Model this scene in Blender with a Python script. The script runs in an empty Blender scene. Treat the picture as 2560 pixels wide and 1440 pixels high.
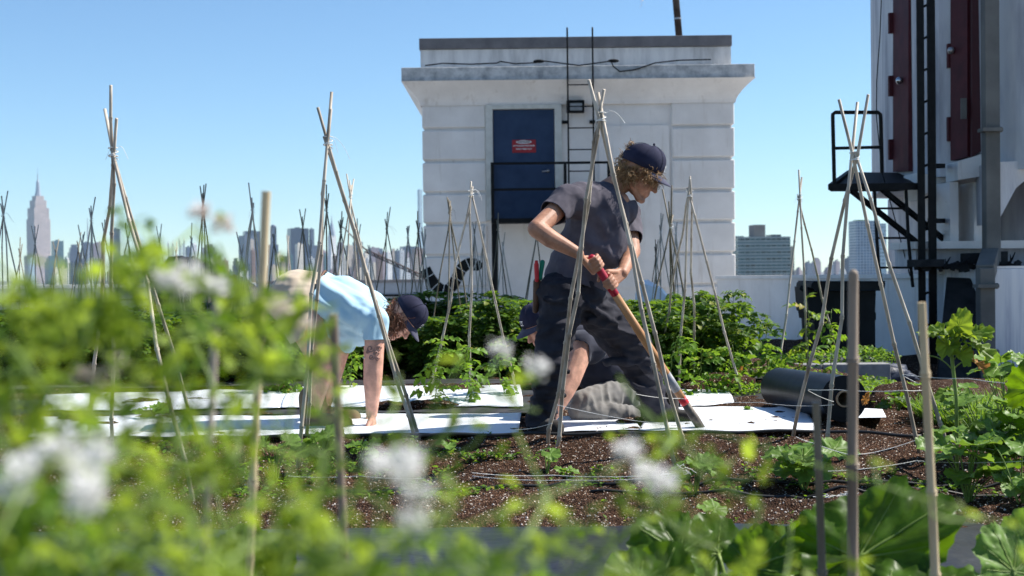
import bpy, bmesh, math, random
import numpy as np
from mathutils import Vector, Matrix, noise
R = math.radians
rng = random.Random(7)
nrg = np.random.default_rng(11)
scene = bpy.context.scene
COL = scene.collection

# ---------------------------------------------------------------- camera
CAM = Vector((0, 0, 1.2)); FPX = 3400.0
PITCH, ROLL = R(0.775), R(0.65)
_F = Vector((0, math.cos(PITCH), -math.sin(PITCH)))
_r0 = Vector((1, 0, 0)); _u0 = _r0.cross(_F)
_Rv = _r0 * math.cos(ROLL) - _u0 * math.sin(ROLL)
_Uv = _r0 * math.sin(ROLL) + _u0 * math.cos(ROLL)
cam_d = bpy.data.cameras.new('camera'); cam = bpy.data.objects.new('camera', cam_d); COL.objects.link(cam)
cam.matrix_world = Matrix(((_Rv.x, _Uv.x, -_F.x, CAM.x), (_Rv.y, _Uv.y, -_F.y, CAM.y), (_Rv.z, _Uv.z, -_F.z, CAM.z), (0, 0, 0, 1)))
cam_d.sensor_width = 36; cam_d.lens = 36 * FPX / 2560
cam_d.clip_start = 0.05; cam_d.clip_end = 30000
cam_d.dof.use_dof = True; cam_d.dof.focus_distance = 6.7; cam_d.dof.aperture_fstop = 5.0
scene.camera = cam

# ---------------------------------------------------------------- light
SUN = Vector((0.66, 0.17, 0.74)).normalized()
w = bpy.data.worlds.new("World"); scene.world = w; w.use_nodes = True
nt = w.node_tree; bg = nt.nodes['Background']
sky = nt.nodes.new('ShaderNodeTexSky'); sky.sky_type = 'NISHITA'; sky.sun_disc = False
sky.sun_elevation = math.asin(SUN.z); sky.sun_rotation = math.atan2(SUN.x, SUN.y)
sky.air_density = 1.0; sky.dust_density = 0.0; sky.altitude = 1200; sky.ozone_density = 3.0
sx = nt.nodes.new('ShaderNodeMixRGB'); sx.blend_type = 'MULTIPLY'; sx.inputs[0].default_value = 1; sx.inputs[2].default_value = (.78, .93, 1.0, 1)
nt.links.new(sky.outputs[0], sx.inputs[1]); nt.links.new(sx.outputs[0], bg.inputs[0]); bg.inputs[1].default_value = 0.084
sl = bpy.data.lights.new('sun', 'SUN'); sl.energy = 4.8; sl.angle = R(0.5); sl.color = (1.0, 0.95, 0.87)
so = bpy.data.objects.new('sun', sl); COL.objects.link(so)
so.rotation_euler = (-SUN).to_track_quat('-Z', 'Y').to_euler(); so.location = (20, 5, 40)
vs = scene.view_settings
vs.view_transform = 'Standard'; vs.look = 'None'; vs.gamma = 1; vs.exposure = 0.95
scene.render.film_transparent = False
cy = scene.cycles
cy.use_denoising = True; cy.max_bounces = 8; cy.diffuse_bounces = 3; cy.transmission_bounces = 4; cy.volume_bounces = 0
cy.transparent_max_bounces = 8; cy.sample_clamp_indirect = 6; cy.caustics_reflective = False; cy.caustics_refractive = False

# ---------------------------------------------------------------- helpers
def W(px, py, d):
    """point that stands at forward distance d in the direction of photo pixel px, py"""
    return CAM + (_F * FPX + _Rv * (px - 1280) - _Uv * (py - 720)) * (d / FPX)
def G(px, py, z):
    v = _F * FPX + _Rv * (px - 1280) - _Uv * (py - 720)
    return CAM + v * ((z - CAM.z) / v.z)
def link(o, parent=None):
    COL.objects.link(o)
    if parent is not None: o.parent = parent
    return o
def tag(o, label=None, cat=None, group=None, kind=None):
    if label: o['label'] = label
    if cat: o['category'] = cat
    if group: o['group'] = group
    if kind: o['kind'] = kind
    return o
def empty(name, loc, label, cat, group=None, rz=0):
    o = bpy.data.objects.new(name, None); COL.objects.link(o); o.location = loc; o.rotation_euler = (0, 0, rz)
    o.empty_display_size = .1
    return tag(o, label, cat, group)
def rot_to(d, up=Vector((0, 0, 1))):
    d = Vector(d).normalized(); s = up.cross(d)
    if s.length < 1e-4: s = Vector((1, 0, 0)).cross(d)
    s.normalize(); t = d.cross(s)
    return s, t, d
class MB:
    def __init__(self): self.v = []; self.f = []; self.m = []
    def add(self, vs, fs, mi=0):
        b = len(self.v); self.v += [tuple(p) for p in vs]; self.f += [tuple(i + b for i in f) for f in fs]; self.m += [mi] * len(fs)
    def box(self, c, s, rz=0, M=None, mi=0):
        hx, hy, hz = s[0] / 2, s[1] / 2, s[2] / 2; c = Vector(c)
        P = [Vector((x * hx, y * hy, z * hz)) for z in (-1, 1) for y in (-1, 1) for x in (-1, 1)]
        if M is None: M = Matrix.Rotation(rz, 3, 'Z')
        self.add([c + M @ p for p in P], [(0, 2, 3, 1), (4, 5, 7, 6), (0, 1, 5, 4), (2, 6, 7, 3), (0, 4, 6, 2), (1, 3, 7, 5)], mi)
    def b2(self, x0, x1, y0, y1, z0, z1, mi=0):
        self.box(((x0 + x1) / 2, (y0 + y1) / 2, (z0 + z1) / 2), (abs(x1 - x0), abs(y1 - y0), abs(z1 - z0)), mi=mi)
    def tube(self, pts, rad, n=8, cap=True, mi=0):
        pts = [Vector(p) for p in pts]; k = len(pts)
        if not hasattr(rad, '__len__'): rad = [rad] * k
        vs, fs = [], []; up = Vector((0.13, 0.21, 1)).normalized(); last = None
        for i, p in enumerate(pts):
            d = (pts[min(i + 1, k - 1)] - pts[max(i - 1, 0)])
            if d.length < 1e-9: d = Vector((0, 0, 1))
            d.normalize()
            if last is None:
                s, t, _ = rot_to(d, up if abs(d.dot(up)) < .95 else Vector((1, 0, 0)))
            else:
                s = last - d * last.dot(d); s.normalize(); t = d.cross(s)
            last = s
            for j in range(n):
                a = 2 * math.pi * j / n; vs.append(p + (s * math.cos(a) + t * math.sin(a)) * rad[i])
        for i in range(k - 1):
            for j in range(n):
                a, b = i * n + j, i * n + (j + 1) % n
                fs.append((a, b, b + n, a + n))
        if cap: fs.append(tuple(range(n - 1, -1, -1))); fs.append(tuple((k - 1) * n + j for j in range(n)))
        self.add(vs, fs, mi)
    def beam(self, a, b, wx, wy=None, mi=0):
        a, b = Vector(a), Vector(b); s, t, d = rot_to(b - a, Vector((0, 0, 1)) if abs((b - a).normalized().z) < .95 else Vector((0, 1, 0)))
        M = Matrix((s, t, d)).transposed(); self.box((a + b) / 2, (wx, wy or wx, (b - a).length), M=M, mi=mi)
    def sphere(self, c, r, nu=10, nv=7, M=None, mi=0):
        if not hasattr(r, '__len__'): r = (r, r, r)
        c = Vector(c); vs = []; fs = []
        def tr(p):
            p = Vector((p[0] * r[0], p[1] * r[1], p[2] * r[2])); return c + (M @ p if M else p)
        vs.append(tr((0, 0, 1)))
        for i in range(1, nv):
            th = math.pi * i / nv
            for j in range(nu):
                a = 2 * math.pi * j / nu; vs.append(tr((math.sin(th) * math.cos(a), math.sin(th) * math.sin(a), math.cos(th))))
        vs.append(tr((0, 0, -1)))
        for j in range(nu): fs.append((0, 1 + j, 1 + (j + 1) % nu))
        for i in range(nv - 2):
            for j in range(nu):
                a, b = 1 + i * nu + j, 1 + i * nu + (j + 1) % nu; fs.append((a, a + nu, b + nu, b))
        e = len(vs) - 1
        for j in range(nu): fs.append((e, e - nu + (j + 1) % nu, e - nu + j))
        self.add(vs, fs, mi)
    def build(self, name, mats, parent=None, smooth=False, bevel=0):
        me = bpy.data.meshes.new(name); me.from_pydata(self.v, [], self.f)
        for m in (mats if isinstance(mats, (list, tuple)) else [mats]): me.materials.append(m)
        if any(self.m): me.polygons.foreach_set('material_index', self.m)
        if smooth: me.polygons.foreach_set('use_smooth', [True] * len(me.polygons))
        me.update(); o = bpy.data.objects.new(name, me); link(o, parent)
        if bevel:
            b = o.modifiers.new('bevel', 'BEVEL'); b.width = bevel; b.segments = 2; b.limit_method = 'ANGLE'
        return o
def world_children(root):
    """children were built in world coordinates: keep them in place under the moved empty"""
    inv = Matrix.Translation(root.location) @ Matrix.Rotation(root.rotation_euler.z, 4, 'Z')
    inv = inv.inverted()
    for c in COL.objects:
        if c.parent is root: c.matrix_parent_inverse = inv
def ordinal(n):
    n += 1; lo = ['', 'first', 'second', 'third', 'fourth', 'fifth', 'sixth', 'seventh', 'eighth', 'ninth', 'tenth', 'eleventh', 'twelfth', 'thirteenth', 'fourteenth', 'fifteenth', 'sixteenth', 'seventeenth', 'eighteenth', 'nineteenth']
    if n < 20: return lo[n]
    t, u = divmod(n, 10); return ['twentieth', 'thirtieth', 'fortieth', 'fiftieth', 'sixtieth', 'seventieth', 'eightieth', 'ninetieth'][t - 2] if u == 0 else ['twenty', 'thirty', 'forty', 'fifty', 'sixty', 'seventy', 'eighty', 'ninety'][t - 2] + '-' + lo[u]

# ---------------------------------------------------------------- materials
def c4(c): return (c[0], c[1], c[2], 1)
def mat_noise(name, c1, c2, scale=5, rough=.7, bump=0, bscale=None, metallic=0, spec=.3, detail=5, stretch=(1, 1, 1), c3=None, contrast=(.35, .65), island=0, bdist=.01, sheen=0):
    m = bpy.data.materials.new(name); m.use_nodes = True; n = m.node_tree.nodes; l = m.node_tree.links
    p = n['Principled BSDF']; p.inputs['Roughness'].default_value = rough; p.inputs['Metallic'].default_value = metallic; p.inputs['Specular IOR Level'].default_value = spec
    if sheen: p.inputs['Sheen Weight'].default_value = sheen
    tc = n.new('ShaderNodeTexCoord'); mp = n.new('ShaderNodeMapping'); mp.inputs['Scale'].default_value = stretch
    l.new(tc.outputs['Object'], mp.inputs[0])
    t = n.new('ShaderNodeTexNoise'); t.inputs['Scale'].default_value = scale; t.inputs['Detail'].default_value = detail; t.inputs['Roughness'].default_value = .6
    l.new(mp.outputs[0], t.inputs[0])
    cr = n.new('ShaderNodeValToRGB'); cr.color_ramp.elements[0].position = contrast[0]; cr.color_ramp.elements[1].position = contrast[1]
    cr.color_ramp.elements[0].color = c4(c1); cr.color_ramp.elements[1].color = c4(c2)
    if c3:
        e = cr.color_ramp.elements.new(min(.99, contrast[1] + .12)); e.color = c4(c3)
    l.new(t.outputs[0], cr.inputs[0]); out = cr.outputs[0]
    if island:
        g = n.new('ShaderNodeNewGeometry'); h = n.new('ShaderNodeHueSaturation')
        mr = n.new('ShaderNodeMapRange'); mr.inputs[3].default_value = 1 - island; mr.inputs[4].default_value = 1 + island
        l.new(g.outputs['Random Per Island'], mr.inputs[0]); l.new(mr.outputs[0], h.inputs['Value']); l.new(out, h.inputs['Color']); out = h.outputs[0]
    l.new(out, p.inputs['Base Color'])
    if bump:
        t2 = n.new('ShaderNodeTexNoise'); t2.inputs['Scale'].default_value = bscale or scale * 4; t2.inputs['Detail'].default_value = 6
        l.new(mp.outputs[0], t2.inputs[0]); b = n.new('ShaderNodeBump'); b.inputs['Strength'].default_value = bump; b.inputs['Distance'].default_value = bdist
        l.new(t2.outputs[0], b.inputs['Height']); l.new(b.outputs[0], p.inputs['Normal'])
    m['_'] = 1
    return m
def add_streaks(m, col, scale=1.0, thr=(.58, .75), stretch=(5, 5, .35), amt=.8):
    n = m.node_tree.nodes; l = m.node_tree.links; p = n['Principled BSDF']; src = p.inputs['Base Color'].links[0].from_socket
    tc = n.new('ShaderNodeTexCoord'); mp = n.new('ShaderNodeMapping'); mp.inputs['Scale'].default_value = stretch; l.new(tc.outputs['Object'], mp.inputs[0])
    t = n.new('ShaderNodeTexNoise'); t.inputs['Scale'].default_value = scale; t.inputs['Detail'].default_value = 7; t.inputs['Roughness'].default_value = .7; l.new(mp.outputs[0], t.inputs[0])
    mr = n.new('ShaderNodeMapRange'); mr.inputs[1].default_value = thr[0]; mr.inputs[2].default_value = thr[1]; mr.inputs[4].default_value = amt; l.new(t.outputs[0], mr.inputs[0])
    mx = n.new('ShaderNodeMixRGB'); l.new(mr.outputs[0], mx.inputs[0]); l.new(src, mx.inputs[1]); mx.inputs[2].default_value = c4(col); l.new(mx.outputs[0], p.inputs['Base Color'])
def mat_leaf(name, c1, c2, tr, trans=.45, rough=.45, hue=.02, val=.3, yellow=None, scale=30):
    m = bpy.data.materials.new(name); m.use_nodes = True; n = m.node_tree.nodes; l = m.node_tree.links
    p = n['Principled BSDF']; p.inputs['Roughness'].default_value = rough; p.inputs['Specular IOR Level'].default_value = .22
    g = n.new('ShaderNodeNewGeometry'); cr = n.new('ShaderNodeValToRGB')
    cr.color_ramp.elements[0].color = c4(c1); cr.color_ramp.elements[1].color = c4(c2); cr.color_ramp.elements[1].position = .85
    if yellow: e = cr.color_ramp.elements.new(.97); e.color = c4(yellow)
    l.new(g.outputs['Random Per Island'], cr.inputs[0])
    tc = n.new('ShaderNodeTexCoord'); t = n.new('ShaderNodeTexNoise'); t.inputs['Scale'].default_value = scale; l.new(tc.outputs['Object'], t.inputs[0])
    mr = n.new('ShaderNodeMapRange'); mr.inputs[1].default_value = .3; mr.inputs[2].default_value = .7; mr.inputs[3].default_value = 1 - val; mr.inputs[4].default_value = 1 + val
    l.new(t.outputs[0], mr.inputs[0]); h = n.new('ShaderNodeHueSaturation'); l.new(mr.outputs[0], h.inputs['Value']); l.new(cr.outputs[0], h.inputs['Color'])
    l.new(h.outputs[0], p.inputs['Base Color'])
    tb = n.new('ShaderNodeBsdfTranslucent'); h2 = n.new('ShaderNodeMixRGB'); h2.blend_type = 'MULTIPLY'; h2.inputs[0].default_value = .35
    h2.inputs[1].default_value = c4(tr); l.new(mr.outputs[0], h2.inputs[2]); l.new(h2.outputs[0], tb.inputs[0])
    mx = n.new('ShaderNodeMixShader'); mx.inputs[0].default_value = trans; l.new(p.outputs[0], mx.inputs[1]); l.new(tb.outputs[0], mx.inputs[2])
    l.new(mx.outputs[0], n['Material Output'].inputs[0])
    b = n.new('ShaderNodeBump'); b.inputs['Strength'].default_value = .3; b.inputs['Distance'].default_value = .004; l.new(t.outputs[0], b.inputs['Height']); l.new(b.outputs[0], p.inputs['Normal'])
    return m
def mat_flat(name, c, rough=.5, metallic=0, spec=.4): 
    m = mat_noise(name, [x * .86 for x in c], [min(1, x * 1.1) for x in c], 9, rough, 0, metallic=metallic, spec=spec); return m
M = {}
M['wall'] = mat_noise('painted_masonry', (.70, .665, .635), (.80, .765, .735), 1.6, .85, .35, 40, c3=(.84, .81, .78), contrast=(.3, .6), bdist=.01)
add_streaks(M['wall'], (.50, .44, .38), 1.3, (.56, .74), (4, 4, .4), .7); add_streaks(M['wall'], (.30, .28, .27), 9, (.68, .74), (1, 1, 1), .6)
M['wall_old'] = mat_noise('weathered_paint', (.40, .39, .38), (.66, .65, .64), 1.3, .85, .5, 30, stretch=(3, 3, .5), c3=(.75, .74, .72), contrast=(.28, .5))
M['cornice'] = mat_noise('weathered_concrete', (.27, .28, .29), (.62, .62, .61), 5, .9, .5, 30, contrast=(.3, .62))
M['cap'] = mat_noise('grey_coping', (.13, .125, .13), (.19, .18, .185), 4, .6, .1)
M['blue_door'] = mat_noise('blue_door_paint', (.018, .038, .085), (.028, .054, .115), 3, .5, .05, spec=.2)
M['frame'] = mat_noise('cream_frame_paint', (.50, .50, .46), (.62, .62, .58), 6, .6)
M['black'] = mat_noise('black_steel_paint', (.004, .005, .006), (.010, .011, .012), 12, .6, .1, spec=.12)
M['steel'] = mat_noise('dull_steel', (.25, .25, .26), (.42, .42, .43), 20, .4, metallic=.7)
M['red_door'] = mat_noise('dark_red_paint', (.055, .012, .016), (.085, .018, .023), 5, .6, .1, 20, spec=.15)
M['pipe'] = mat_noise('grey_pipe_paint', (.10, .10, .095), (.15, .148, .14), 3, .7, .1, spec=.2)
M['board'] = mat_noise('dark_board', (.014, .016, .018), (.03, .032, .034), 6, .9, .3, spec=.1)
M['bamboo'] = mat_noise('weathered_bamboo', (.17, .135, .10), (.52, .46, .38), 14, .55, .15, 60, stretch=(1, 1, .25), island=.16, contrast=(.25, .6))
M['bamboo_dark'] = mat_noise('dark_bamboo', (.10, .085, .06), (.24, .20, .14), 14, .55, .15, 60, stretch=(1, 1, .25), island=.2)
M['bamboo_tan'] = mat_noise('tan_bamboo', (.38, .28, .15), (.62, .50, .32), 10, .45, .1, 60, stretch=(1, 1, .2), contrast=(.25, .6))
M['bamboo_grey'] = mat_noise('grey_bamboo', (.11, .08, .058), (.27, .21, .16), 10, .6, .2, 60, stretch=(1, 1, .2), contrast=(.3, .6))
M['twine'] = mat_noise('white_twine', (.62, .61, .58), (.8, .8, .78), 60, .8)
M['film'] = mat_noise('white_mulch_film', (.60, .60, .60), (.80, .83, .87), 4.5, .38, .5, 7, spec=.4, bdist=.03, contrast=(.26, .40)); add_streaks(M['film'], (.16, .10, .07), 16, (.66, .72), (1, 1, 1), .8)
M['film_black'] = mat_noise('black_mulch_film', (.012, .013, .016), (.026, .028, .034), 5, .42, .4, 14, spec=.45, bdist=.02)
M['fabric'] = mat_noise('black_weed_fabric', (.018, .018, .02), (.045, .045, .05), 9, .75, .5, 30, bdist=.01)
M['hose'] = mat_flat('black_hose', (.015, .015, .016), .45)
M['roof'] = mat_noise('roof_coating', (.30, .30, .30), (.40, .40, .39), 2, .9, .3, 30)
M['stem'] = mat_noise('green_stem', (.10, .17, .03), (.22, .30, .07), 20, .5)
M['stem_brown'] = mat_noise('brown_stem', (.14, .10, .05), (.24, .2, .1), 20, .6)
M['herb'] = mat_leaf('herb_leaf', (.08, .14, .012), (.22, .30, .035), (.44, .57, .05), .5, .5)
M['herb2'] = mat_leaf('herb_leaf_dark', (.05, .12, .015), (.11, .20, .02), (.24, .40, .02), .45, .5)
M['petal'] = mat_leaf('white_petal', (.78, .76, .74), (.86, .85, .84), (.8, .8, .78), .35, .6, val=.05)
M['petal2'] = mat_leaf('pale_pink_petal', (.62, .50, .48), (.78, .70, .66), (.7, .62, .56), .35, .6, val=.1)
M['tomato'] = mat_leaf('tomato_leaf', (.022, .058, .010), (.085, .16, .022), (.22, .37, .02), .34, .5, yellow=(.22, .24, .04))
M['squash'] = mat_leaf('squash_leaf', (.024, .062, .005), (.06, .12, .008), (.20, .36, .008), .36, .42, scale=28, val=.45)
M['squash_pale'] = mat_leaf('young_squash_leaf', (.08, .17, .03), (.16, .27, .05), (.26, .42, .04), .35, .45, scale=40, val=.2)
M['sunleaf'] = mat_leaf('sunflower_leaf', (.08, .15, .02), (.15, .24, .035), (.34, .46, .03), .42, .5, yellow=(.3, .22, .05), scale=25)
M['dry'] = mat_leaf('dry_leaf', (.25, .12, .04), (.38, .2, .07), (.5, .22, .05), .3, .7)
M['weed'] = mat_leaf('weed_leaf', (.06, .14, .015), (.13, .24, .03), (.28, .46, .03), .4, .5, yellow=(.25, .22, .04))
# ================================================================ THE SETTING
def vnoise(x, y, seed=0):
    xi = np.floor(x).astype(np.int64); yi = np.floor(y).astype(np.int64); fx = x - xi; fy = y - yi
    fx = fx * fx * (3 - 2 * fx); fy = fy * fy * (3 - 2 * fy)
    def h(a, b):
        n = (a * 374761393 + b * 668265263 + seed * 1274126177) & 0xffffffff
        n = ((n ^ (n >> 13)) * 1274126177) & 0xffffffff
        return ((n ^ (n >> 16)) & 0xffff) / 65535.0
    return (h(xi, yi) * (1 - fx) + h(xi + 1, yi) * fx) * (1 - fy) + (h(xi, yi + 1) * (1 - fx) + h(xi + 1, yi + 1) * fx) * fy - .5
def bedz(x, y):
    """large form of the planted beds (height above the roof)"""
    x = np.asarray(x, float); y = np.asarray(y, float)
    pts = [(1.0, .26), (3.9, .27), (4.55, .29), (4.75, .30), (5.1, .315), (5.45, .30), (5.7, .31), (5.95, .35), (6.25, .385), (6.55, .395), (7.6, .39), (7.8, .35), (8.15, .35), (8.4, .385), (9.4, .39), (9.8, .36), (10.4, .40), (12.0, .40), (12.6, .12), (13.2, .10), (13.6, .38), (15.5, .38), (16, .1), (17.5, .35), (19.5, .35), (20.2, .02), (60, .0)]
    z = np.interp(y, [p[0] for p in pts], [p[1] for p in pts])
    # the beds run out towards the right-hand wall
    m = np.clip((x - 2.1) / 1.2, 0, 1) * np.clip((y - 7.4) / 1.2, 0, 1)
    mound = .10 * np.exp(-((x - 2.55) / .45) ** 2 - ((y - 8.3) / .5) ** 2)
    return z * (1 - m * .55) + mound
def soilz(x, y):
    z = bedz(x, y)
    z = z + .05 * vnoise(x * 2.1, y * 2.6, 3) + .045 * vnoise(x * 7, y * 7, 5) + .020 * vnoise(x * 22, y * 22, 9) + .006 * vnoise(x * 60, y * 60, 2)
    return z
def gz(x, y): return float(bedz(x, y))
def grid_obj(name, xs, ys, zf, m, cull=None, smooth=True):
    X, Y = np.meshgrid(xs, ys); Z = zf(X, Y); V = np.stack([X, Y, Z], -1).reshape(-1, 3); nx, ny = len(xs), len(ys)
    I = (np.arange(ny - 1)[:, None] * nx + np.arange(nx - 1)[None, :]).ravel()
    Fq = np.stack([I, I + 1, I + nx + 1, I + nx], 1)
    me = bpy.data.meshes.new(name); me.vertices.add(len(V)); me.vertices.foreach_set('co', V.ravel())
    me.loops.add(Fq.size); me.loops.foreach_set('vertex_index', Fq.ravel()); me.polygons.add(len(Fq)); me.polygons.foreach_set('loop_start', np.arange(len(Fq)) * 4)
    me.update(calc_edges=True); me.polygons.foreach_set('use_smooth', [smooth] * len(Fq)); me.materials.append(m)
    return link(bpy.data.objects.new(name, me))
# soil material: dark brown substrate flecked with pale porous stone
def soil_mat():
    m = bpy.data.materials.new('planting_soil'); m.use_nodes = True; n = m.node_tree.nodes; l = m.node_tree.links; p = n['Principled BSDF']
    p.inputs['Roughness'].default_value = .95; p.inputs['Specular IOR Level'].default_value = .1
    tc = n.new('ShaderNodeTexCoord'); v = n.new('ShaderNodeTexVoronoi'); v.inputs['Scale'].default_value = 150; l.new(tc.outputs['Object'], v.inputs[0])
    sep = n.new('ShaderNodeSeparateColor'); l.new(v.outputs['Color'], sep.inputs[0])
    cr = n.new('ShaderNodeValToRGB'); e = cr.color_ramp.elements; cr.color_ramp.interpolation = 'CONSTANT'
    e[0].color = (.030, .015, .009, 1); e[1].position = .42; e[1].color = (.055, .027, .015, 1)
    for pos, c in ((.70, (.085, .043, .026, 1)), (.87, (.13, .078, .05, 1)), (.95, (.30, .22, .17, 1)), (.98, (.55, .50, .44, 1))):
        k = cr.color_ramp.elements.new(pos); k.color = c
    l.new(sep.outputs[0], cr.inputs[0])
    t = n.new('ShaderNodeTexNoise'); t.inputs['Scale'].default_value = 2.2; t.inputs['Detail'].default_value = 4; l.new(tc.outputs['Object'], t.inputs[0])
    mr = n.new('ShaderNodeMapRange'); mr.inputs[1].default_value = .3; mr.inputs[2].default_value = .7; mr.inputs[3].default_value = .65; mr.inputs[4].default_value = 1.35; l.new(t.outputs[0], mr.inputs[0])
    h = n.new('ShaderNodeHueSaturation'); l.new(cr.outputs[0], h.inputs['Color']); l.new(mr.outputs[0], h.inputs['Value']); l.new(h.outputs[0], p.inputs['Base Color'])
    b = n.new('ShaderNodeBump'); b.inputs['Strength'].default_value = 1; b.inputs['Distance'].default_value = .012; l.new(v.outputs['Distance'], b.inputs['Height']); l.new(b.outputs[0], p.inputs['Normal'])
    return m
M['soil'] = soil_mat()
tag(grid_obj('soil', np.arange(-4.2, 4.4, .02), np.arange(4.4, 10.2, .02), soilz, M['soil']), kind='structure')
tag(grid_obj('soil', np.arange(-4.2, 4.4, .12), np.arange(.4, 4.401, .1), lambda x, y: bedz(x, y) + .02 * vnoise(x * 5, y * 5, 3) * (y < 4.3), M['soil']), kind='structure')
tag(grid_obj('soil', np.arange(-12, 5.6, .15), np.arange(10.17, 20.3, .15), lambda x, y: soilz(x, y) - .004, M['soil']), kind='structure')
# loose pale stones and crumbs lying on the soil
def crumbs(n, mats):
    x = nrg.uniform(-3.4, 3.2, n); y = 4.6 + (nrg.random(n)) * 2.1; z = soilz(x, y)
    r = nrg.uniform(.0016, .0042, n) * nrg.choice([1, 1, 1, 1.6], n)
    T = np.array([(1, 0, 0), (-.9, .1, 0), (0, 1, 0), (.1, -.9, .1), (0, 0, .8), (0, .1, -.9)])
    Fc = np.array([(0, 2, 4), (2, 1, 4), (1, 3, 4), (3, 0, 4), (2, 0, 5), (1, 2, 5), (3, 1, 5), (0, 3, 5)])
    a = nrg.uniform(0, 6.28, n); ca, sa = np.cos(a), np.sin(a)
    V = T[None] * r[:, None, None] * nrg.uniform(.6, 1.3, (n, 6, 1)); Vx = V[..., 0] * ca[:, None] - V[..., 1] * sa[:, None]; Vy = V[..., 0] * sa[:, None] + V[..., 1] * ca[:, None]
    V = np.stack([Vx + x[:, None], Vy + y[:, None], V[..., 2] + (z + r * .5)[:, None]], -1).reshape(-1, 3)
    Fi = (Fc[None] + np.arange(n)[:, None, None] * 6).reshape(-1, 3)
    o = tri_obj('gravel', V, Fi, mats); mi = np.repeat(nrg.choice(len(mats), n, p=[.34, .3, .36]), 8); o.data.polygons.foreach_set('material_index', mi.astype(np.int32))
    return tag(o, kind='stuff')
def tri_obj(name, V, Fi, mats, parent=None, smooth=False):
    V = np.asarray(V, np.float32); Fi = np.asarray(Fi, np.int32)
    me = bpy.data.meshes.new(name); me.vertices.add(len(V)); me.vertices.foreach_set('co', V.ravel())
    me.loops.add(Fi.size); me.loops.foreach_set('vertex_index', Fi.ravel()); me.polygons.add(len(Fi)); me.polygons.foreach_set('loop_start', (np.arange(len(Fi)) * 3).astype(np.int32))
    me.update(calc_edges=True); me.polygons.foreach_set('use_smooth', [smooth] * len(Fi))
    for m in (mats if isinstance(mats, (list, tuple)) else [mats]): me.materials.append(m)
    return link(bpy.data.objects.new(name, me), parent)
crumbs(17000, [mat_flat('pale_stone', (.56, .50, .45), .9), mat_flat('pink_stone', (.22, .12, .075), .9), mat_flat('bark_crumb', (.05, .024, .016), .9)])

# roof deck, city ground
b = MB(); b.b2(-45, 30, -30, 46, -30, 0); tag(b.build('roof_deck', M['roof']), kind='structure')
b = MB(); b.add([(-7000, -2000, -30.5), (7000, -2000, -30.5), (7000, 7500, -30.5), (-7000, 7500, -30.5)], [(0, 1, 2, 3)])
tag(b.build('city_ground', mat_noise('city_ground_cover', (.12, .13, .13), (.2, .2, .19), .02, .9)), kind='structure')

# plastic films laid over the beds
def film(name, poly4, label, m, nu, nv, lift=.012, wr=.006, cat='plastic sheet', group=None, edge=.0):
    """poly4: front-left, front-right, back-right, back-left (x, y)"""
    a, bb, c, d = [np.array(p, float) for p in poly4]
    u = np.linspace(0, 1, nu)[None, :, None]; v = np.linspace(0, 1, nv)[:, None, None]
    P = (a * (1 - u) + bb * u) * (1 - v) + (d * (1 - u) + c * u) * v
    x, y = P[..., 0], P[..., 1]
    y = y + edge * vnoise(x * 3.1, y * .6, 8) * 2 + edge * .5 * vnoise(x * 11, y * .6, 18)
    z = bedz(x, y) + lift + wr * 2 * vnoise(x * 3, y * 4, 21) + wr * vnoise(x * 9 + y * 4, y * 9, 22)
    V = np.stack([x, y, z], -1).reshape(-1, 3)
    V2 = V.copy(); V2[:, 2] -= .002
    I = (np.arange(nv - 1)[:, None] * nu + np.arange(nu - 1)[None, :]).ravel()
    Fq = np.stack([I, I + 1, I + nu + 1, I + nu], 1)
    me = bpy.data.meshes.new(name); me.from_pydata(V.tolist(), [], Fq.tolist()); me.materials.append(m); me.polygons.foreach_set('use_smooth', [True] * len(Fq)); me.update()
    o = link(bpy.data.objects.new(name, me)); s = o.modifiers.new('thick', 'SOLIDIFY'); s.thickness = .002; s.offset = -1
    return tag(o, label, cat, group)
def g2(px, py, z=.42): p = G(px, py, z); return (p.x, p.y)
FS = 'white mulch sheets on the beds'
film('mulch_film', [g2(70, 1098), g2(1296, 1082), g2(1303, 1034), g2(90, 1040)], 'long white plastic mulch sheet under the bending woman and left bamboo tripod', M['film'], 120, 22, .03, cat='plastic sheet', group=FS, edge=.012)
film('mulch_film', [g2(1378, 1080), g2(1604, 1076), g2(1570, 1024), g2(1395, 1040)], 'small white plastic sheet patch between the legs of the standing man', M['film'], 40, 20, .028, group=FS, edge=.008)
film('mulch_film', [g2(1596, 1078), g2(2040, 1076), g2(2010, 1004), g2(1640, 1012)], 'white plastic sheet under the tool tip beside the black roll', M['film'], 60, 30, .03, group=FS, edge=.01)
film('mulch_film', [g2(100, 1012), g2(700, 1004), g2(720, 972), g2(110, 984)], 'white mulch sheet in the second row at far left behind the herbs', M['film'], 70, 24, .03, group=FS, edge=.02)
film('mulch_film', [g2(700, 1004), g2(1308, 998), g2(1300, 962), g2(720, 966)], 'white mulch sheet in the second row behind the woman', M['film'], 70, 24, .03, group=FS, edge=.02)
film('mulch_film', [g2(1700, 998), g2(1835, 990), g2(1800, 950), g2(1700, 952)], 'small white sheet scrap at the foot of the right tomato bush', M['film'], 30, 20, .03, group=FS, edge=.02)
film('mulch_film', [g2(2145, 1035, .44), g2(2215, 1033, .44), g2(2205, 1012, .44), g2(2140, 1010, .44)], 'white sheet end showing right of the black roll', M['film'], 20, 14, .03, group=FS, edge=.01)
film('weed_fabric', [g2(-200, 1045, .40), g2(2000, 1030, .40), g2(1900, 985, .38), g2(-200, 1000, .38)], 'dark grey fabric strip lying in the aisle behind the white sheets', M['fabric'], 160, 20, .018, .01, 'ground fabric', edge=.02)
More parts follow.
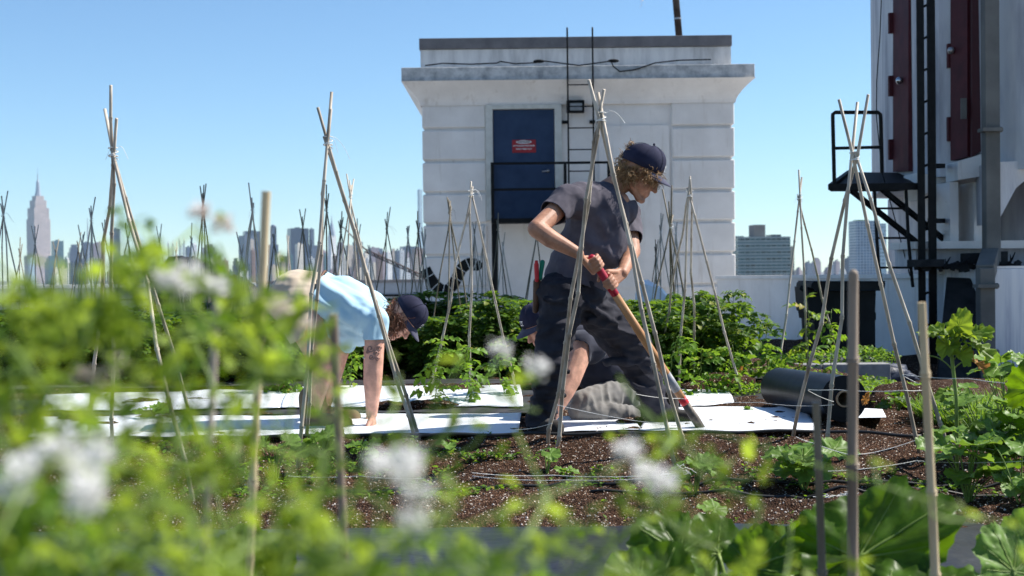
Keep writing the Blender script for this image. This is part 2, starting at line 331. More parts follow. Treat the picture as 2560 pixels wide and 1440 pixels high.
film('weed_fabric', [(-3.8, 9.35), (2.0, 9.35), (2.0, 9.95), (-3.8, 9.95)], 'black fabric strip at the feet of the tomato row', M['fabric'], 90, 14, .03, .01, 'ground fabric', edge=.02)
film('black_mulch_film', [(-3.0, 2.4), (3.4, 2.4), (3.4, 4.60), (-3.0, 4.64)], 'glossy black plastic mulch along the bottom of the picture', M['film_black'], 150, 40, .03, .010, 'plastic sheet', edge=.006)
# drip hoses
def hose(pts, r, label, name='drip_hose'):
    b = MB(); b.tube(pts, r, 7); return tag(b.build(name, M['hose'], smooth=True), label, 'irrigation hose')
hx = np.linspace(60, 2300, 70)
P_ = []
for i, x in enumerate(hx):
    q = G(x, 1104 - (x - 60) * .0105 if x < 2050 else 1083 + (x - 2050) * .03, .42); P_.append((q.x, q.y - .02, gz(q.x, q.y) + .045 + .004 * math.sin(i)))
hose(P_, .008, 'black drip hose along the front edge of the white sheets')
hose([(x, 5.52 + .03 * math.sin(x * 2), float(soilz(x, 5.52)) + .012) for x in np.linspace(-.9, 2.7, 60)], .007, 'black drip hose in the furrow behind the young squash plants')
hose([(x, 5.34 + .02 * math.sin(x * 3 + 1), float(soilz(x, 5.34)) + .008) for x in np.linspace(.3, 2.2, 40)], .006, 'black drip hose on the soil in front of the furrow')

# ---------------------------------------------------------------- white stair tower building
BD = 26.0; BS = FPX / BD
BO = W(1448, 672, BD); BO.z = 0
bx = lambda px: (px - 1448) / BS
bz = lambda py, px=1448: CAM.z + (672.0 - py) / BS
bld = empty('rooftop_building', (BO.x, BO.y, 0), 'white rooftop stair building with heavy cornice and blue door', 'building')
bw = MB()
X0, X1 = bx(1066), bx(1832); D = 5.6
bw.b2(X0, X1, 0, D, 0, bz(245)); bw.build('wall', M['wall'], bld)
bk = MB()
ys_ = [245, 320, 400, 479, 557, 636, 715, 850]
for i in range(len(ys_) - 1):
    z1, z0 = bz(ys_[i] + (0 if i == 0 else 3.6)), bz(ys_[i + 1] - 3.6)
    for (a, c) in ((bx(1060), bx(1218)), (bx(1682), bx(1838))):
        bk.b2(a, c, -.055, D + .05, z0, z1)
    if i == 0: bk.b2(bx(1218) + .003, bx(1682) - .003, -.05, -.003, bz(262), z1)
bk.build('rusticated_block', M['wall'], bld, bevel=.025)
pn = MB(); pn.b2(bx(1500), bx(1676), -.028, -.002, bz(720), bz(316)); pn.build('wall_panel', M['wall'], bld)
co = MB()
co.b2(bx(1013), bx(1883), -.36, D + .36, bz(206), bz(172)); co.build('cornice', M['cornice'], bld, bevel=.012)
# curved soffit under the cornice
cv = MB(); N = 8
prof = [(.34 * (1 - t) ** 1.6, bz(206) - (bz(206) - bz(262)) * t) for t in np.linspace(0, 1, N)]
for i in range(N):
    o_, z_ = prof[i]; o_ += .02
    cv.v += [(bx(1060) - o_, -o_ - .055, z_ - .001), (bx(1838) + o_, -o_ - .055, z_ - .001), (bx(1838) + o_, D + o_, z_ - .001), (bx(1060) - o_, D + o_, z_ - .001)]
for i in range(N - 1):
    for j in range(4):
        a, c = i * 4 + j, i * 4 + (j + 1) % 4; cv.f.append((a, a + 4, c + 4, c)); cv.m.append(0)
cv.build('soffit', M['wall'], bld, smooth=False)
at = MB(); at.b2(bx(1058), bx(1832), -.02, D, bz(172) + .002, bz(122)); at.build('attic', M['wall_old'], bld)
cp = MB(); cp.b2(bx(1055), bx(1834), -.06, D + .05, bz(121), bz(94)); cp.build('coping', M['cap'], bld, bevel=.008)
# door
df = MB()
zt, zb = bz(263), bz(549)
df.b2(bx(1218), bx(1236), -.11, 0.001, zb, zt); df.b2(bx(1390), bx(1408), -.11, 0.001, zb, zt); df.b2(bx(1218) + .002, bx(1408) - .002, -.112, 0.001, bz(273), zt + .003)
df.build('door_frame', M['frame'], bld, bevel=.006)
dr = MB(); dr.b2(bx(1237), bx(1389), -.05, -.004, zb, bz(274)); door = dr.build('door', M['blue_door'], bld)
hd = MB(); hx_ = bx(1372); hd.tube([(hx_, -.05, bz(427)), (hx_, -.10, bz(427)), (hx_ - .11, -.105, bz(429))], .014, 8); hd.sphere((hx_, -.055, bz(427)), .035, 10, 6); hd.build('handle', M['steel'], door, smooth=True)
sg = MB(); sg.b2(bx(1284), bx(1343), -.062, -.052, bz(381), bz(349)); sgn = sg.build('sign', mat_flat('sign_red', (.30, .012, .02), .5), door)
el = MB(); cx_, cz_ = bx(1313), bz(354.5)
el.v = [(cx_ + .15 * math.cos(a), -.0645, cz_ + .034 * math.sin(a)) for a in np.linspace(0, 2 * math.pi, 25)[:-1]]; el.f = [tuple(range(24))]; el.m = [0]
SW = mat_flat('sign_white', (.7, .7, .7), .5)
el.build('sign_oval', SW, sgn)
def text(s, loc, size, m, parent, rot=(math.pi / 2, 0, 0), name='lettering', ext=.001, bold=0, align='CENTER'):
    c = bpy.data.curves.new(name, 'FONT'); c.body = s; c.size = size; c.extrude = ext; c.align_x = align; c.align_y = 'CENTER'; c.offset = bold
    o = bpy.data.objects.new('tmp', c); COL.objects.link(o)
    dg = bpy.context.evaluated_depsgraph_get(); me = bpy.data.meshes.new_from_object(o.evaluated_get(dg)); bpy.data.objects.remove(o)
    me.materials.clear(); me.materials.append(m); t = link(bpy.data.objects.new(name, me), parent); t.location = loc; t.rotation_euler = rot; return t
text('DANGER', (cx_, -.067, cz_), .058, M['red_door'], sgn, bold=.001)
text('AUTHORIZED PERSONNEL', (cx_, -.064, bz(364)), .035, SW, sgn, bold=.001)
text('ONLY KEEP OUT', (cx_, -.064, bz(372)), .04, SW, sgn, bold=.001)
# floodlight
fl = MB(); fl.b2(bx(1420), bx(1464), -.22, -.08, bz(285), bz(254)); fl.tube([(bx(1446), -.06, bz(270)), (bx(1446), .0, bz(270))], .04, 8)
flo = fl.build('floodlight', M['black'], bld, bevel=.012); lb = MB(); lb.b2(bx(1428), bx(1458), -.226, -.221, bz(280), bz(262)); lb.build('lens', mat_flat('grey_lens', (.25, .26, .27), .2), flo)
# small brackets
for px in (1415, 1484):
    q = MB(); q.b2(bx(px) - .05, bx(px) + .05, -.12, -.001, bz(310), bz(303)); q.build('bracket', M['black'], bld)
def local_thing(name, lbl, cat, group=None): return empty(name, (BO.x, BO.y, 0), lbl, cat, group)
# wall ladder
ld = local_thing('wall_ladder', 'thin black ladder fixed to the white building, rising over its roof edge', 'ladder')
for px in (1422, 1484):
    q = MB(); q.tube([(bx(px), -.42, bz(560)), (bx(px), -.42, bz(84)), (bx(px), -.40, bz(80))], .017, 7); q.build('rail', M['black'], ld)
for i in range(7):
    q = MB(); py = 220 + i * 53; q.tube([(bx(1422), -.42, bz(py)), (bx(1484), -.42, bz(py))], .012, 6); q.build('rung', M['black'], ld)
# balcony
bal = local_thing('door_balcony', 'black steel balcony landing with railing in front of the blue door', 'balcony')
yb = -1.1; s2 = FPX / (BD - 1.1)
kx = lambda px: bx(px) * (BD - 1.1) / BD; kz = lambda py: CAM.z + (672.0 - py) / s2
q = MB(); q.b2(kx(1224), kx(1522), yb, -.06, kz(553), kz(545)); q.build('platform', M['black'], bal)
q = MB(); q.b2(kx(1222), kx(1524), yb - .04, yb, kz(556), kz(544)); q.build('edge_beam', M['black'], bal)
for px in (1226, 1408, 1517):
    q = MB(); q.b2(kx(px) - .028, kx(px) + .028, yb - .03, yb + .03, kz(544), kz(409)); q.build('post', M['black'], bal)
for py in (407, 472):
    q = MB(); q.b2(kx(1222), kx(1521), yb - .025, yb + .025, kz(py + 3), kz(py - 3)); q.b2(kx(1222), kx(1222) + .05, yb + .03, -.06, kz(py + 3), kz(py - 3)); q.build('rail', M['black'], bal)
for px in (1230, 1515):
    q = MB(); q.b2(kx(px) - .055, kx(px) + .055, yb + .05, yb + .15, 0, kz(556)); q.build('support_leg', M['black'], bal)
# cable along the cornice
cab = MB(); cps = [(1066, 168), (1110, 163), (1180, 166), (1245, 164), (1255, 160), (1290, 166), (1345, 164), (1355, 159), (1400, 165), (1450, 172), (1500, 166), (1530, 162), (1536, 175), (1552, 188), (1590, 184), (1640, 168), (1700, 162), (1780, 161)]
cab.tube([(bx(x) * .985, -.385, bz(y + (x - 1448) * .0) ) for x, y in cps], .013, 5)
for x, y in ((1352, 161), (1535, 162)): cab.sphere((bx(x), -.39, bz(y)), (.11, .04, .035))
co_ = cab.build('cable', M['black']); co_.location = (BO.x, BO.y, 0); tag(co_, 'dark cable sagging along the top of the cornice', 'cable')
# mast on the roof
mst = local_thing('roof_mast', 'dark round mast with two pale bands on the white building roof', 'mast')
def mp_(t): return (bx(1714) + (-.2) * t, .6, bz(92) + 2.6 * t)
q = MB(); q.tube([(bx(1714), .6, bz(92) - .02), mp_(1)], .068, 12); q.build('pole', mat_noise('dark_mast', (.03, .022, .02), (.09, .07, .06), 6, .5), mst, smooth=True)
for t in (.155, .10 + .28):
    q = MB(); a = Vector(mp_(t)); q.tube([a, a + Vector((0, 0, .035))], .074, 12); q.build('band', M['steel'], mst)
# wall painting: a long wavy worm
wm = empty('wall_painting', (BO.x, BO.y, 0), 'painted black wavy worm with pale rings low on the white wall', 'mural')
wp = [(1063, 668), (1075, 690), (1092, 712), (1110, 722), (1128, 714), (1143, 690), (1155, 668), (1172, 656), (1190, 659), (1199, 672)]
def cr_(P, n):
    out = []
    for i in range(len(P) - 1):
        a, b_, c, d = [np.array(P[max(0, min(len(P) - 1, k))], float) for k in (i - 1, i, i + 1, i + 2)]
        for t in np.linspace(0, 1, n, endpoint=False): out.append(.5 * ((2 * b_) + (c - a) * t + (2 * a - 5 * b_ + 4 * c - d) * t * t + (3 * b_ - a - 3 * c + d) * t ** 3))
    out.append(np.array(P[-1], float)); return out
C_ = cr_(wp, 6); q = MB(); rings = MB()
for i in range(len(C_)):
    t = C_[min(i + 1, len(C_) - 1)] - C_[max(i - 1, 0)]; t /= np.linalg.norm(t); nn = np.array([-t[1], t[0]]); wd = 14 if i < len(C_) - 3 else 14 - 3 * (i - len(C_) + 4)
    for s_ in (-1, 1):
        p_ = C_[i] + nn * s_ * wd; q.v.append((bx(p_[0]), -.0585, bz(p_[1])))
for i in range(len(C_) - 1): q.f.append((2 * i, 2 * i + 1, 2 * i + 3, 2 * i + 2)); q.m.append(0)
q.build('painted_body', M['black'], wm)
for i in range(5, len(C_) - 3, 6):
    t = C_[i + 1] - C_[i - 1]; t /= np.linalg.norm(t); nn = np.array([-t[1], t[0]])
    a, c = C_[i] + nn * 14, C_[i] - nn * 14; a2, c2 = a + t * 1.6, c + t * 1.6
    rings.add([(bx(p[0]), -.0605, bz(p[1])) for p in (a, c, c2, a2)], [(0, 1, 2, 3)])
rings.build('painted_ring', SW, wm)
# scrap hanging on a wire in front of the roof
q = MB(); a = W(1400, -120, 25.2); e = W(1900, -140, 25.2); mid = W(1606, -40, 25.2)
q.tube([a, W(1500, -80, 25.2), mid, W(1750, -90, 25.2), e], .006, 5)
hw = q.build('wire', M['black']); tag(hw, 'small pale plastic scrap snagged on an overhead wire above the building', 'wire')
q = MB(); nnn = 14
for k in range(nnn):
    c0 = W(1606 + rng.uniform(-5, 5), -38 + k * 4, 25.2); s_ = .035 * (1 - k / nnn * .7)
    q.add([c0 + Vector((rng.uniform(-s_, s_), rng.uniform(-s_, s_), rng.uniform(-s_, s_))) for _ in range(3)] + [c0 + Vector((0, .01, -.05))], [(0, 1, 2), (0, 2, 3), (1, 2, 3)])
q.build('scrap', mat_flat('pale_plastic', (.6, .5, .46), .7), hw)

# ---------------------------------------------------------------- parapet walls
def wall(name, a, b_, z0a, z1a, z1b, th, m, capm, label, capt=.05, over=.03):
    t = empty(name, (a[0], a[1], 0), label, 'wall')
    a, b_ = Vector((a[0], a[1], 0)), Vector((b_[0], b_[1], 0)); d = (b_ - a).normalized(); n = Vector((-d.y, d.x, 0))
    def slab(za0, za1, zb0, zb1, o0, o1, ext):
        P = [a - d * ext + n * o0, b_ + d * ext + n * o0, b_ + d * ext + n * o1, a - d * ext + n * o1]
        v = [P[0] + Vector((0, 0, za0)), P[1] + Vector((0, 0, zb0)), P[2] + Vector((0, 0, zb0)), P[3] + Vector((0, 0, za0)),
             P[0] + Vector((0, 0, za1)), P[1] + Vector((0, 0, zb1)), P[2] + Vector((0, 0, zb1)), P[3] + Vector((0, 0, za1))]
        q = MB(); q.add(v, [(0, 3, 2, 1), (4, 5, 6, 7), (0, 1, 5, 4), (1, 2, 6, 5), (2, 3, 7, 6), (3, 0, 4, 7)]); return q
    slab(z0a, z1a - capt, z0a, z1b - capt, 0, th, 0).build('wall_face', m, t)
    slab(z1a - capt + .002, z1a, z1b - capt + .002, z1b, -over, th + over, .0).build('coping', capm, t, bevel=.006)
    world_children(t); return t
pL = W(-400, 700, 40); pR = W(640, 700, 40)
wl = wall('parapet_wall', (pL.x, pL.y), (pR.x, pR.y), 0, .90, .90, .35, mat_noise('grey_parapet', (.30, .31, .31), (.40, .41, .41), .8, .85), M['wall'], 'grey parapet wall with white top below the spired skyscraper', .10)
q = MB(); q.b2(pL.x, pR.x, pL.y - .03, pL.y - .001, .42, .46); q.build('ledge_line', M['pipe'], wl); world_children(wl)
pM, pN = W(640, 700, 39.5), W(1075, 700, 39.5)
wl = wall('parapet_wall', (pM.x, pM.y), (pN.x, pN.y), 0, .95, .95, .35, mat_noise('blue_grey_parapet', (.22, .25, .29), (.30, .33, .38), .8, .8), M['cap'], 'blue grey parapet wall with dark coping left of the white building', .09)
q = MB(); q.b2(pM.x, pN.x, pM.y - .05, pM.y - .001, .46, .52); q.build('ledge_line', M['black'], wl); world_children(wl)
p0, p1 = W(1792, 700, 24.0), W(2330, 700, 15.6)
wall('parapet_wall', (p0.x, p0.y), (p1.x, p1.y), 0, 1.05, 1.10, .3, M['wall'], M['wall'], 'white parapet wall right of the white building behind the black bin', .06)
# ================================================================ RIGHT-HAND TOWER AND ITS STEEL
def poly_px(px_list, d, thick, m, name, parent, mi=0):
    """solid slab whose front outline stands at distance d (real thickness behind it)"""
    fr = [W(x, y, d) for x, y in px_list]; bk = [p + Vector((0, thick, 0)) for p in fr]
    n = len(fr); q = MB(); q.add(fr + bk, [tuple(range(n)), tuple(range(2 * n - 1, n - 1, -1))] + [(i, i + n, (i + 1) % n + n, (i + 1) % n) for i in range(n)])
    return q.build(name, m, parent)
TW = empty('clock_tower_base', (6.6, 16.0, 0), 'tall white tower with dark red doors at the right edge', 'tower')
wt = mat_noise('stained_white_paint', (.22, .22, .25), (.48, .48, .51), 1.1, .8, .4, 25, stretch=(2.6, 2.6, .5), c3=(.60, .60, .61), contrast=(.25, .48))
# plan of the tower: faceted drum; corners given as (photo px, distance)
plan = [(2213, 16.6), (2292, 15.3), (2350, 14.9), (2392, 14.8), (2490, 14.2), (2600, 13.6), (2900, 13.4)]
pts = []
for px, d in plan:
    p = W(px, 420, d); pts.append(Vector((p.x, p.y, 0)))
pts += [Vector((12, 19, 0)), Vector((8.0, 21.5, 0)), Vector((pts[0].x + .6, 19.5, 0))]
def prism(pp, z0, z1, off=0):
    n = len(pp); q = MB(); q.add([Vector((p.x, p.y, z0)) for p in pp] + [Vector((p.x, p.y, z1)) for p in pp], [tuple(range(n - 1, -1, -1)), tuple(range(n, 2 * n))] + [(i, (i + 1) % n, (i + 1) % n + n, i + n) for i in range(n)]); return q
ztw = W(2400, 440, 14.8).z
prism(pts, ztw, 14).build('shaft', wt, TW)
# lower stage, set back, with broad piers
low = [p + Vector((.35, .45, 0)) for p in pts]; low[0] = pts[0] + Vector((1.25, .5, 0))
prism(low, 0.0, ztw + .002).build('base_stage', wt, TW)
q = MB(); a = W(2392, 500, 14.6)
for px in (2385, 2445):
    p0_, p1_ = W(px, 455, 14.55), W(px, 610, 14.55); q.b2(p0_.x - .045, p0_.x + .045, p0_.y - .0, p0_.y + .6, p1_.z, p0_.z)
q.build('pier', M['wall'], TW)
# sloping underside
poly_px([(2292, 432), (2392, 445), (2392, 470), (2335, 470), (2292, 500)], 15.0, .5, M['wall'], 'corbel', TW)
poly_px([(2490, 405), (2600, 400), (2600, 420), (2540, 470), (2492, 560)], 13.9, .6, wt, 'corbel', TW)
poly_px([(2395, 404), (2458, 384), (2458, 440), (2395, 450)], 14.4, .4, M['wall'], 'door_sill', TW)
# string of ledge below
poly_px([(2285, 604), (2620, 600), (2620, 620), (2285, 622)], 14.3, .9, M['wall'], 'ledge', TW)
poly_px([(2290, 622), (2620, 620), (2620, 668), (2290, 672)], 14.5, .8, wt, 'plinth', TW)
# doors, built with a little thickness along their wall face
def face_slab(pxa, da, pxb, db, y0a, y1a, y0b, y1b, proud, m, name, parent):
    A0, A1, B0, B1 = W(pxa, y0a, da), W(pxa, y1a, da), W(pxb, y0b, db), W(pxb, y1b, db)
    d_ = Vector((B0.x - A0.x, B0.y - A0.y, 0)).normalized(); n_ = Vector((d_.y, -d_.x, 0))
    fr = [A1 + n_ * proud, B1 + n_ * proud, B0 + n_ * proud, A0 + n_ * proud]; bk = [A1 - n_ * .02, B1 - n_ * .02, B0 - n_ * .02, A0 - n_ * .02]
    q = MB(); q.add(fr + bk, [(0, 1, 2, 3), (7, 6, 5, 4), (0, 4, 5, 1), (1, 5, 6, 2), (2, 6, 7, 3), (3, 7, 4, 0)])
    return q.build(name, m, parent), n_
d1, n1 = face_slab(2243, 16.1, 2282, 15.45, -60, 430, -70, 428, .05, M['red_door'], 'door', TW)
kb = MB(); c = W(2268, 201, 15.68) + n1 * .09; kb.sphere(c, .045, 10, 7); kb.tube([c - n1 * .06, c], .02, 8); kb.build('door_knob', mat_noise('knob_chrome', (.3, .32, .36), (.45, .47, .5), 10, .2, metallic=.9), d1, smooth=True)
for y in (58, 215, 374):
    q = MB(); c = W(2240, y, 16.12) + n1 * .06; q.box(c, (.055, .06, .24)); q.build('hinge', M['red_door'], d1)
d2, n2 = face_slab(2388, 14.78, 2430, 14.5, -80, 402, -90, 392, .06, M['red_door'], 'door', TW)
d2['label'] = 'dark red door standing ajar beside the grey downpipe'
# its open leaf edge, shadow put into the colour as a darker red
poly_px([(2430, -90), (2462, -100), (2462, 372), (2430, 392)], 14.42, .5, mat_flat('shadowed_red_edge', (.05, .008, .012), .6), 'door_leaf', d2)
kb = MB(); c = W(2397, 127, 14.74) + n2 * .1; kb.sphere(c, .04, 10, 7); kb.tube([c - n2 * .07, c], .018, 8); kb.build('door_knob', M['steel'], d2, smooth=True)
for y in (140, 323):
    q = MB(); c = W(2384, y, 14.82) + n2 * .05; q.box(c, (.05, .06, .26)); q.build('hinge', M['red_door'], d2)
q = MB(); q.box(W(2423, 272, 14.5) + n2 * .07, (.06, .02, .22)); q.build('lock_plate', M['pipe'], d2)
world_children(TW)
# white block at the far right edge
wb = empty('roof_block', (W(2520, 900, 13.4).x, 13.4, 0), 'bright white painted block with streaky grey drips at right edge', 'wall block')
A_ = W(2481, 945, 13.6); B_ = W(2640, 668, 13.6)
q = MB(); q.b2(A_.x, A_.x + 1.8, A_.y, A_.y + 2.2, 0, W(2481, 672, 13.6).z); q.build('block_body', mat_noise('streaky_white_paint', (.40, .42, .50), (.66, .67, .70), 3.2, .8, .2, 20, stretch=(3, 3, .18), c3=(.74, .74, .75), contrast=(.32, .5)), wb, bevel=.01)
q = MB(); q.b2(A_.x + .02, A_.x + 1.8, A_.y + .01, A_.y + 2.2, W(2481, 672, 13.6).z + .002, W(2481, 668, 13.6).z + .01); q.build('top_slab', M['wall'], wb)
world_children(wb)
# low wall between parapet and tower
p0, p1 = W(2335, 700, 15.2), W(2482, 700, 14.6)
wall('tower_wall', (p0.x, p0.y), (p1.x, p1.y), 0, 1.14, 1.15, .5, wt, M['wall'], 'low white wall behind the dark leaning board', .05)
# grey downpipe
dp = empty('downpipe', (W(2475, 900, 13.2).x, 13.2, 0), 'large square grey downpipe running down the tower to the roof', 'downpipe')
a = W(2474, -60, 13.9); b_ = W(2476, 655, 13.9)
q = MB(); q.b2(a.x - .075, a.x + .075, a.y - .07, a.y + .07, b_.z, a.z); q.build('upper_pipe', M['pipe'], dp, bevel=.01)
a2 = W(2463, 670, 13.3); q = MB(); q.b2(a2.x - .075, a2.x + .075, a2.y - .07, a2.y + .07, 0, a2.z); q.build('lower_pipe', M['pipe'], dp, bevel=.01)
q = MB(); q.beam(b_ + Vector((0, 0, .06)), a2 + Vector((0, 0, -.05)), .17, .17); q.build('elbow', M['pipe'], dp, bevel=.01)
for y in (325, 715, 880):
    q = MB(); p = W(2474 if y < 600 else 2463, y, 13.85 if y < 600 else 13.25); q.box(p, (.19, .17, .035)); q.sphere(p + Vector((.1, -.03, 0)), .03, 8, 6); q.build('strap', M['pipe'], dp)
world_children(dp)
# tall steel ladder in front of the tower
tl = empty('steel_ladder', (W(2315, 800, 13.8).x, 13.8, 0), 'tall black steel ladder with flat heavy rails against the tower', 'ladder')
for xa, wd in ((2299, .072), (2326, .080)):
    q = MB(); a = W(xa, -50, 14.2); b_ = W(xa, 700, 14.2); q.b2(a.x - wd / 2, a.x + wd / 2, a.y - .02, a.y + .01, .05, a.z); q.build('rail', M['black'], tl)
for y in range(16, 820, 80):
    q = MB(); a = W(2304, y + 3, 14.25); b_ = W(2320, y - 5, 14.28); q.tube([a, b_], .014, 6); q.build('rung', M['black'], tl)
for y in (415, 552):
    q = MB(); a, b_ = W(2326, y, 14.27), W(2356, y, 14.75); q.beam(a, b_, .06, .05); q.build('standoff', M['black'], tl)
world_children(tl)
# access platform
pf = empty('access_platform', (W(2190, 700, 14.8).x, 14.8, 0), 'black steel access platform with guard rail jutting from the tower', 'platform')
dA = 14.3
q = MB(); L = [W(2076, 474, dA), W(2240, 474, dA), W(2300, 466, 14.9), W(2300, 432, 16.1), W(2122, 430, 16.1)]
q.add(L + [p + Vector((0, 0, -.02)) for p in L], [(0, 1, 2, 3, 4), (9, 8, 7, 6, 5)] + [(i, (i + 1) % 5, (i + 1) % 5 + 5, i + 5) for i in range(5)]); q.build('deck', M['black'], pf)
q = MB(); q.beam(W(2074, 468, dA), W(2292, 466, dA), .05, .07); q.beam(W(2076, 468, dA), W(2124, 432, 16.1), .05, .06); q.build('deck_beam', M['black'], pf)
q = MB(); q.tube([W(2086, 462, dA), W(2082, 300, dA), W(2082, 286, dA), W(2088, 281, dA), W(2140, 281, dA + .1), W(2195, 281, dA + .2), W(2201, 286, dA + .2), W(2202, 300, dA + .2), W(2205, 432, dA + .3)], .021, 8); q.build('guard_rail', M['black'], pf)
q = MB(); q.tube([W(2083, 371, dA), W(2203, 368, dA + .2)], .018, 7); q.build('mid_rail', M['black'], pf)
for (a, b_) in (((2128, 476, dA), (2292, 606, 14.9)), ((2206, 474, dA), (2381, 616, 14.9))):
    q = MB(); q.beam(W(*a), W(*b_), .045, .05); q.build('brace', M['black'], pf)
world_children(pf)
l2 = empty('lower_ladder', (W(2240, 720, 14.6).x, 14.6, 0), 'small black ladder hanging down below the access platform', 'ladder')
for P in ([(2186, 476), (2192, 600), (2197, 668), (2205, 715)], [(2264, 460), (2271, 600), (2277, 668), (2282, 718)]):
    q = MB(); q.tube([W(x, y, 14.35) for x, y in P], .018, 7); q.build('rail', M['black'], l2)
for y in (521, 595, 669):
    q = MB(); q.tube([W(2188 + (y - 476) * .05, y, 14.35), W(2267 + (y - 476) * .065, y, 14.35)], .012, 6); q.build('rung', M['black'], l2)
world_children(l2)
q = MB(); q.tube([W(x, y, 14.9) for x, y in ((2205, -40), (2200, 90), (2192, 200), (2191, 290), (2198, 360), (2205, 430), (2230, 520), (2262, 640), (2275, 690))], .006, 5)
tag(q.build('cable', M['black']), 'thin black cable hanging beside the tower and its platform', 'cable')
# dark board leaning on the wall
q = MB(); F4 = [W(2345, 950, 13.1), W(2446, 950, 13.2), W(2446, 698, 14.2), W(2370, 695, 14.2)]
q.add(F4 + [p + Vector((0, .05, .01)) for p in F4], [(0, 1, 2, 3), (7, 6, 5, 4)] + [(i, i + 4, (i + 1) % 4 + 4, (i + 1) % 4) for i in range(4)])
tag(q.build('dark_board', M['board'], bevel=.005), 'dark grey board leaning on the white wall left of the downpipe', 'board')
# junk on the ledge
for nm, lb_, cat, sh in (('dark_tray', 'flat dark tray lying on the ledge beside the tall ladder', 'tray', [(2290, 648, 2362, 668)]), ('dark_crate', 'dark square crate on the ledge just left of the downpipe', 'crate', [(2426, 632, 2462, 660)]), ('dark_bucket', 'black box on the ledge just right of the downpipe', 'box', [(2492, 628, 2520, 662)])):
    q = MB()
    for x0, y0, x1, y1 in sh:
        p0_, p1_ = W(x0, y1, 14.0), W(x1, y0, 14.0); t_ = .02
        q.b2(p0_.x, p1_.x, p0_.y, p0_.y + t_, p0_.z, p1_.z); q.b2(p0_.x, p1_.x, p0_.y + .3, p0_.y + .3 + t_, p0_.z, p1_.z)
        q.b2(p0_.x, p0_.x + t_, p0_.y + t_ + .002, p0_.y + .298, p0_.z, p1_.z); q.b2(p1_.x - t_, p1_.x, p0_.y + t_ + .002, p0_.y + .298, p0_.z, p1_.z); q.b2(p0_.x + t_ + .002, p1_.x - t_ - .002, p0_.y + t_ + .002, p0_.y + .298, p0_.z, p0_.z + t_)
    tag(q.build(nm, M['board'], bevel=.004), lb_, cat)
for i, (x, y, dx, dy, lb_) in enumerate(((2358, 668, 18, -26, 'dark twig sticking up beside the tray on the ledge'), (2395, 662, 30, -20, 'long dark twig slanting on the ledge between tray and crate'), (2520, 662, 18, -32, 'dark twig slanting up from the ledge right of the downpipe'))):
    q = MB(); q.tube([W(x, y, 14.0), W(x + dx * .5, y + dy * .4, 14.0), W(x + dx, y + dy, 14.0)], [.016, .012, .005], 5); q.tube([W(x + dx * .4, y + dy * .3, 14.0), W(x + dx * .3, y + dy * .8, 14.05)], [.01, .004], 5)
    tag(q.build('twig', M['black']), lb_, 'twig', 'twigs on the ledge')
q = MB()
for i in range(60):
    x = rng.uniform(2290, 2600); c = W(x, 668 - rng.uniform(0, 5), 14.1); q.box(c, (rng.uniform(.03, .12), .05, rng.uniform(.02, .05)), rz=rng.uniform(0, 3), M=Matrix.Rotation(rng.uniform(0, 3), 3, 'Y'))
tag(q.build('rubble', M['board']), kind='stuff')

# ---------------------------------------------------------------- black wheeled bin
bn = empty('rubbish_bin', (W(2110, 880, 13.9).x, 14.1, 0), 'large black plastic bin with open-lipped lid by the white parapet', 'bin')
bp = mat_noise('black_bin_plastic', (.003, .005, .006), (.008, .011, .013), 6, .5, .05, spec=.12)
def ring_box(prof, d0, dp_, name, m):
    q = MB(); n = len(prof)
    for (xl, xr, y) in prof:
        a, b_ = W(xl, y, d0), W(xr, y, d0); q.v += [tuple(a), tuple(b_), tuple(b_ + Vector((0, dp_, 0))), tuple(a + Vector((0, dp_, 0)))]
    for i in range(n - 1):
        for j in range(4): q.f.append((i * 4 + j, (i + 1) * 4 + j, (i + 1) * 4 + (j + 1) % 4, i * 4 + (j + 1) % 4)); q.m.append(0)
    q.f.append((3, 2, 1, 0)); q.f.append(tuple((n - 1) * 4 + j for j in range(4))); q.m += [0, 0]
    return q.build(name, m, bn, bevel=.012)
ring_box([(2018, 2190, 718), (2023, 2188, 780), (2027, 2190, 782), (2030, 2190, 800), (2036, 2188, 800), (2044, 2189, 945)], 13.8, .62, 'bin_body', bp)
ring_box([(2036, 2212, 703), (2029, 2214, 709), (2029, 2212, 722), (2036, 2196, 727)], 13.72, .75, 'lid', bp)
q = MB(); q.tube([W(2006, 715, 13.75), W(2002, 722, 13.75), W(2010, 727, 13.75)], .018, 7); q.build('lid_handle', bp, bn, smooth=True)
for px in (2060, 2180):
    q = MB(); c = W(px, 950, 13.85); c.z = .12; q.tube([c + Vector((-.03, 0, 0)), c + Vector((.03, 0, 0))], .12, 16); q.build('wheel', bp, bn)
world_children(bn)
# heap of dark tarp in front of the bin
def lump(name, c, r, m, label, cat, amp=.12, seed=1, group=None, nu=48, nv=24):
    q = MB(); q.sphere((0, 0, 0), 1, nu, nv); V = []
    for v in q.v:
        v = Vector(v); k = 1 + amp * noise.fractal(v * 1.6 + Vector((seed * 7, 0, 0)), 1.0, 2.0, 4) + .4 * amp * abs(noise.noise(v * 5 + Vector((0, seed * 3, 0))))
        V.append((c[0] + v.x * r[0] * k, c[1] + v.y * r[1] * k, c[2] + v.z * r[2] * k))
    q.v = V; return tag(q.build(name, m, smooth=True), label, cat, group)
c = W(2075, 930, 12.6); lump('tarp_heap', (c.x, c.y, .12), (.72, .5, .26), mat_noise('blue_black_tarp', (.012, .016, .03), (.03, .04, .07), 5, .5, .5, 12, bdist=.03), 'low heap of dark blue tarpaulin at the foot of the black bin', 'tarpaulin', .35, 2)
c = W(535, 720, 21); TARP = mat_noise('black_tarp', (.006, .007, .008), (.014, .016, .018), 3, .6, .4, 6, bdist=.05)
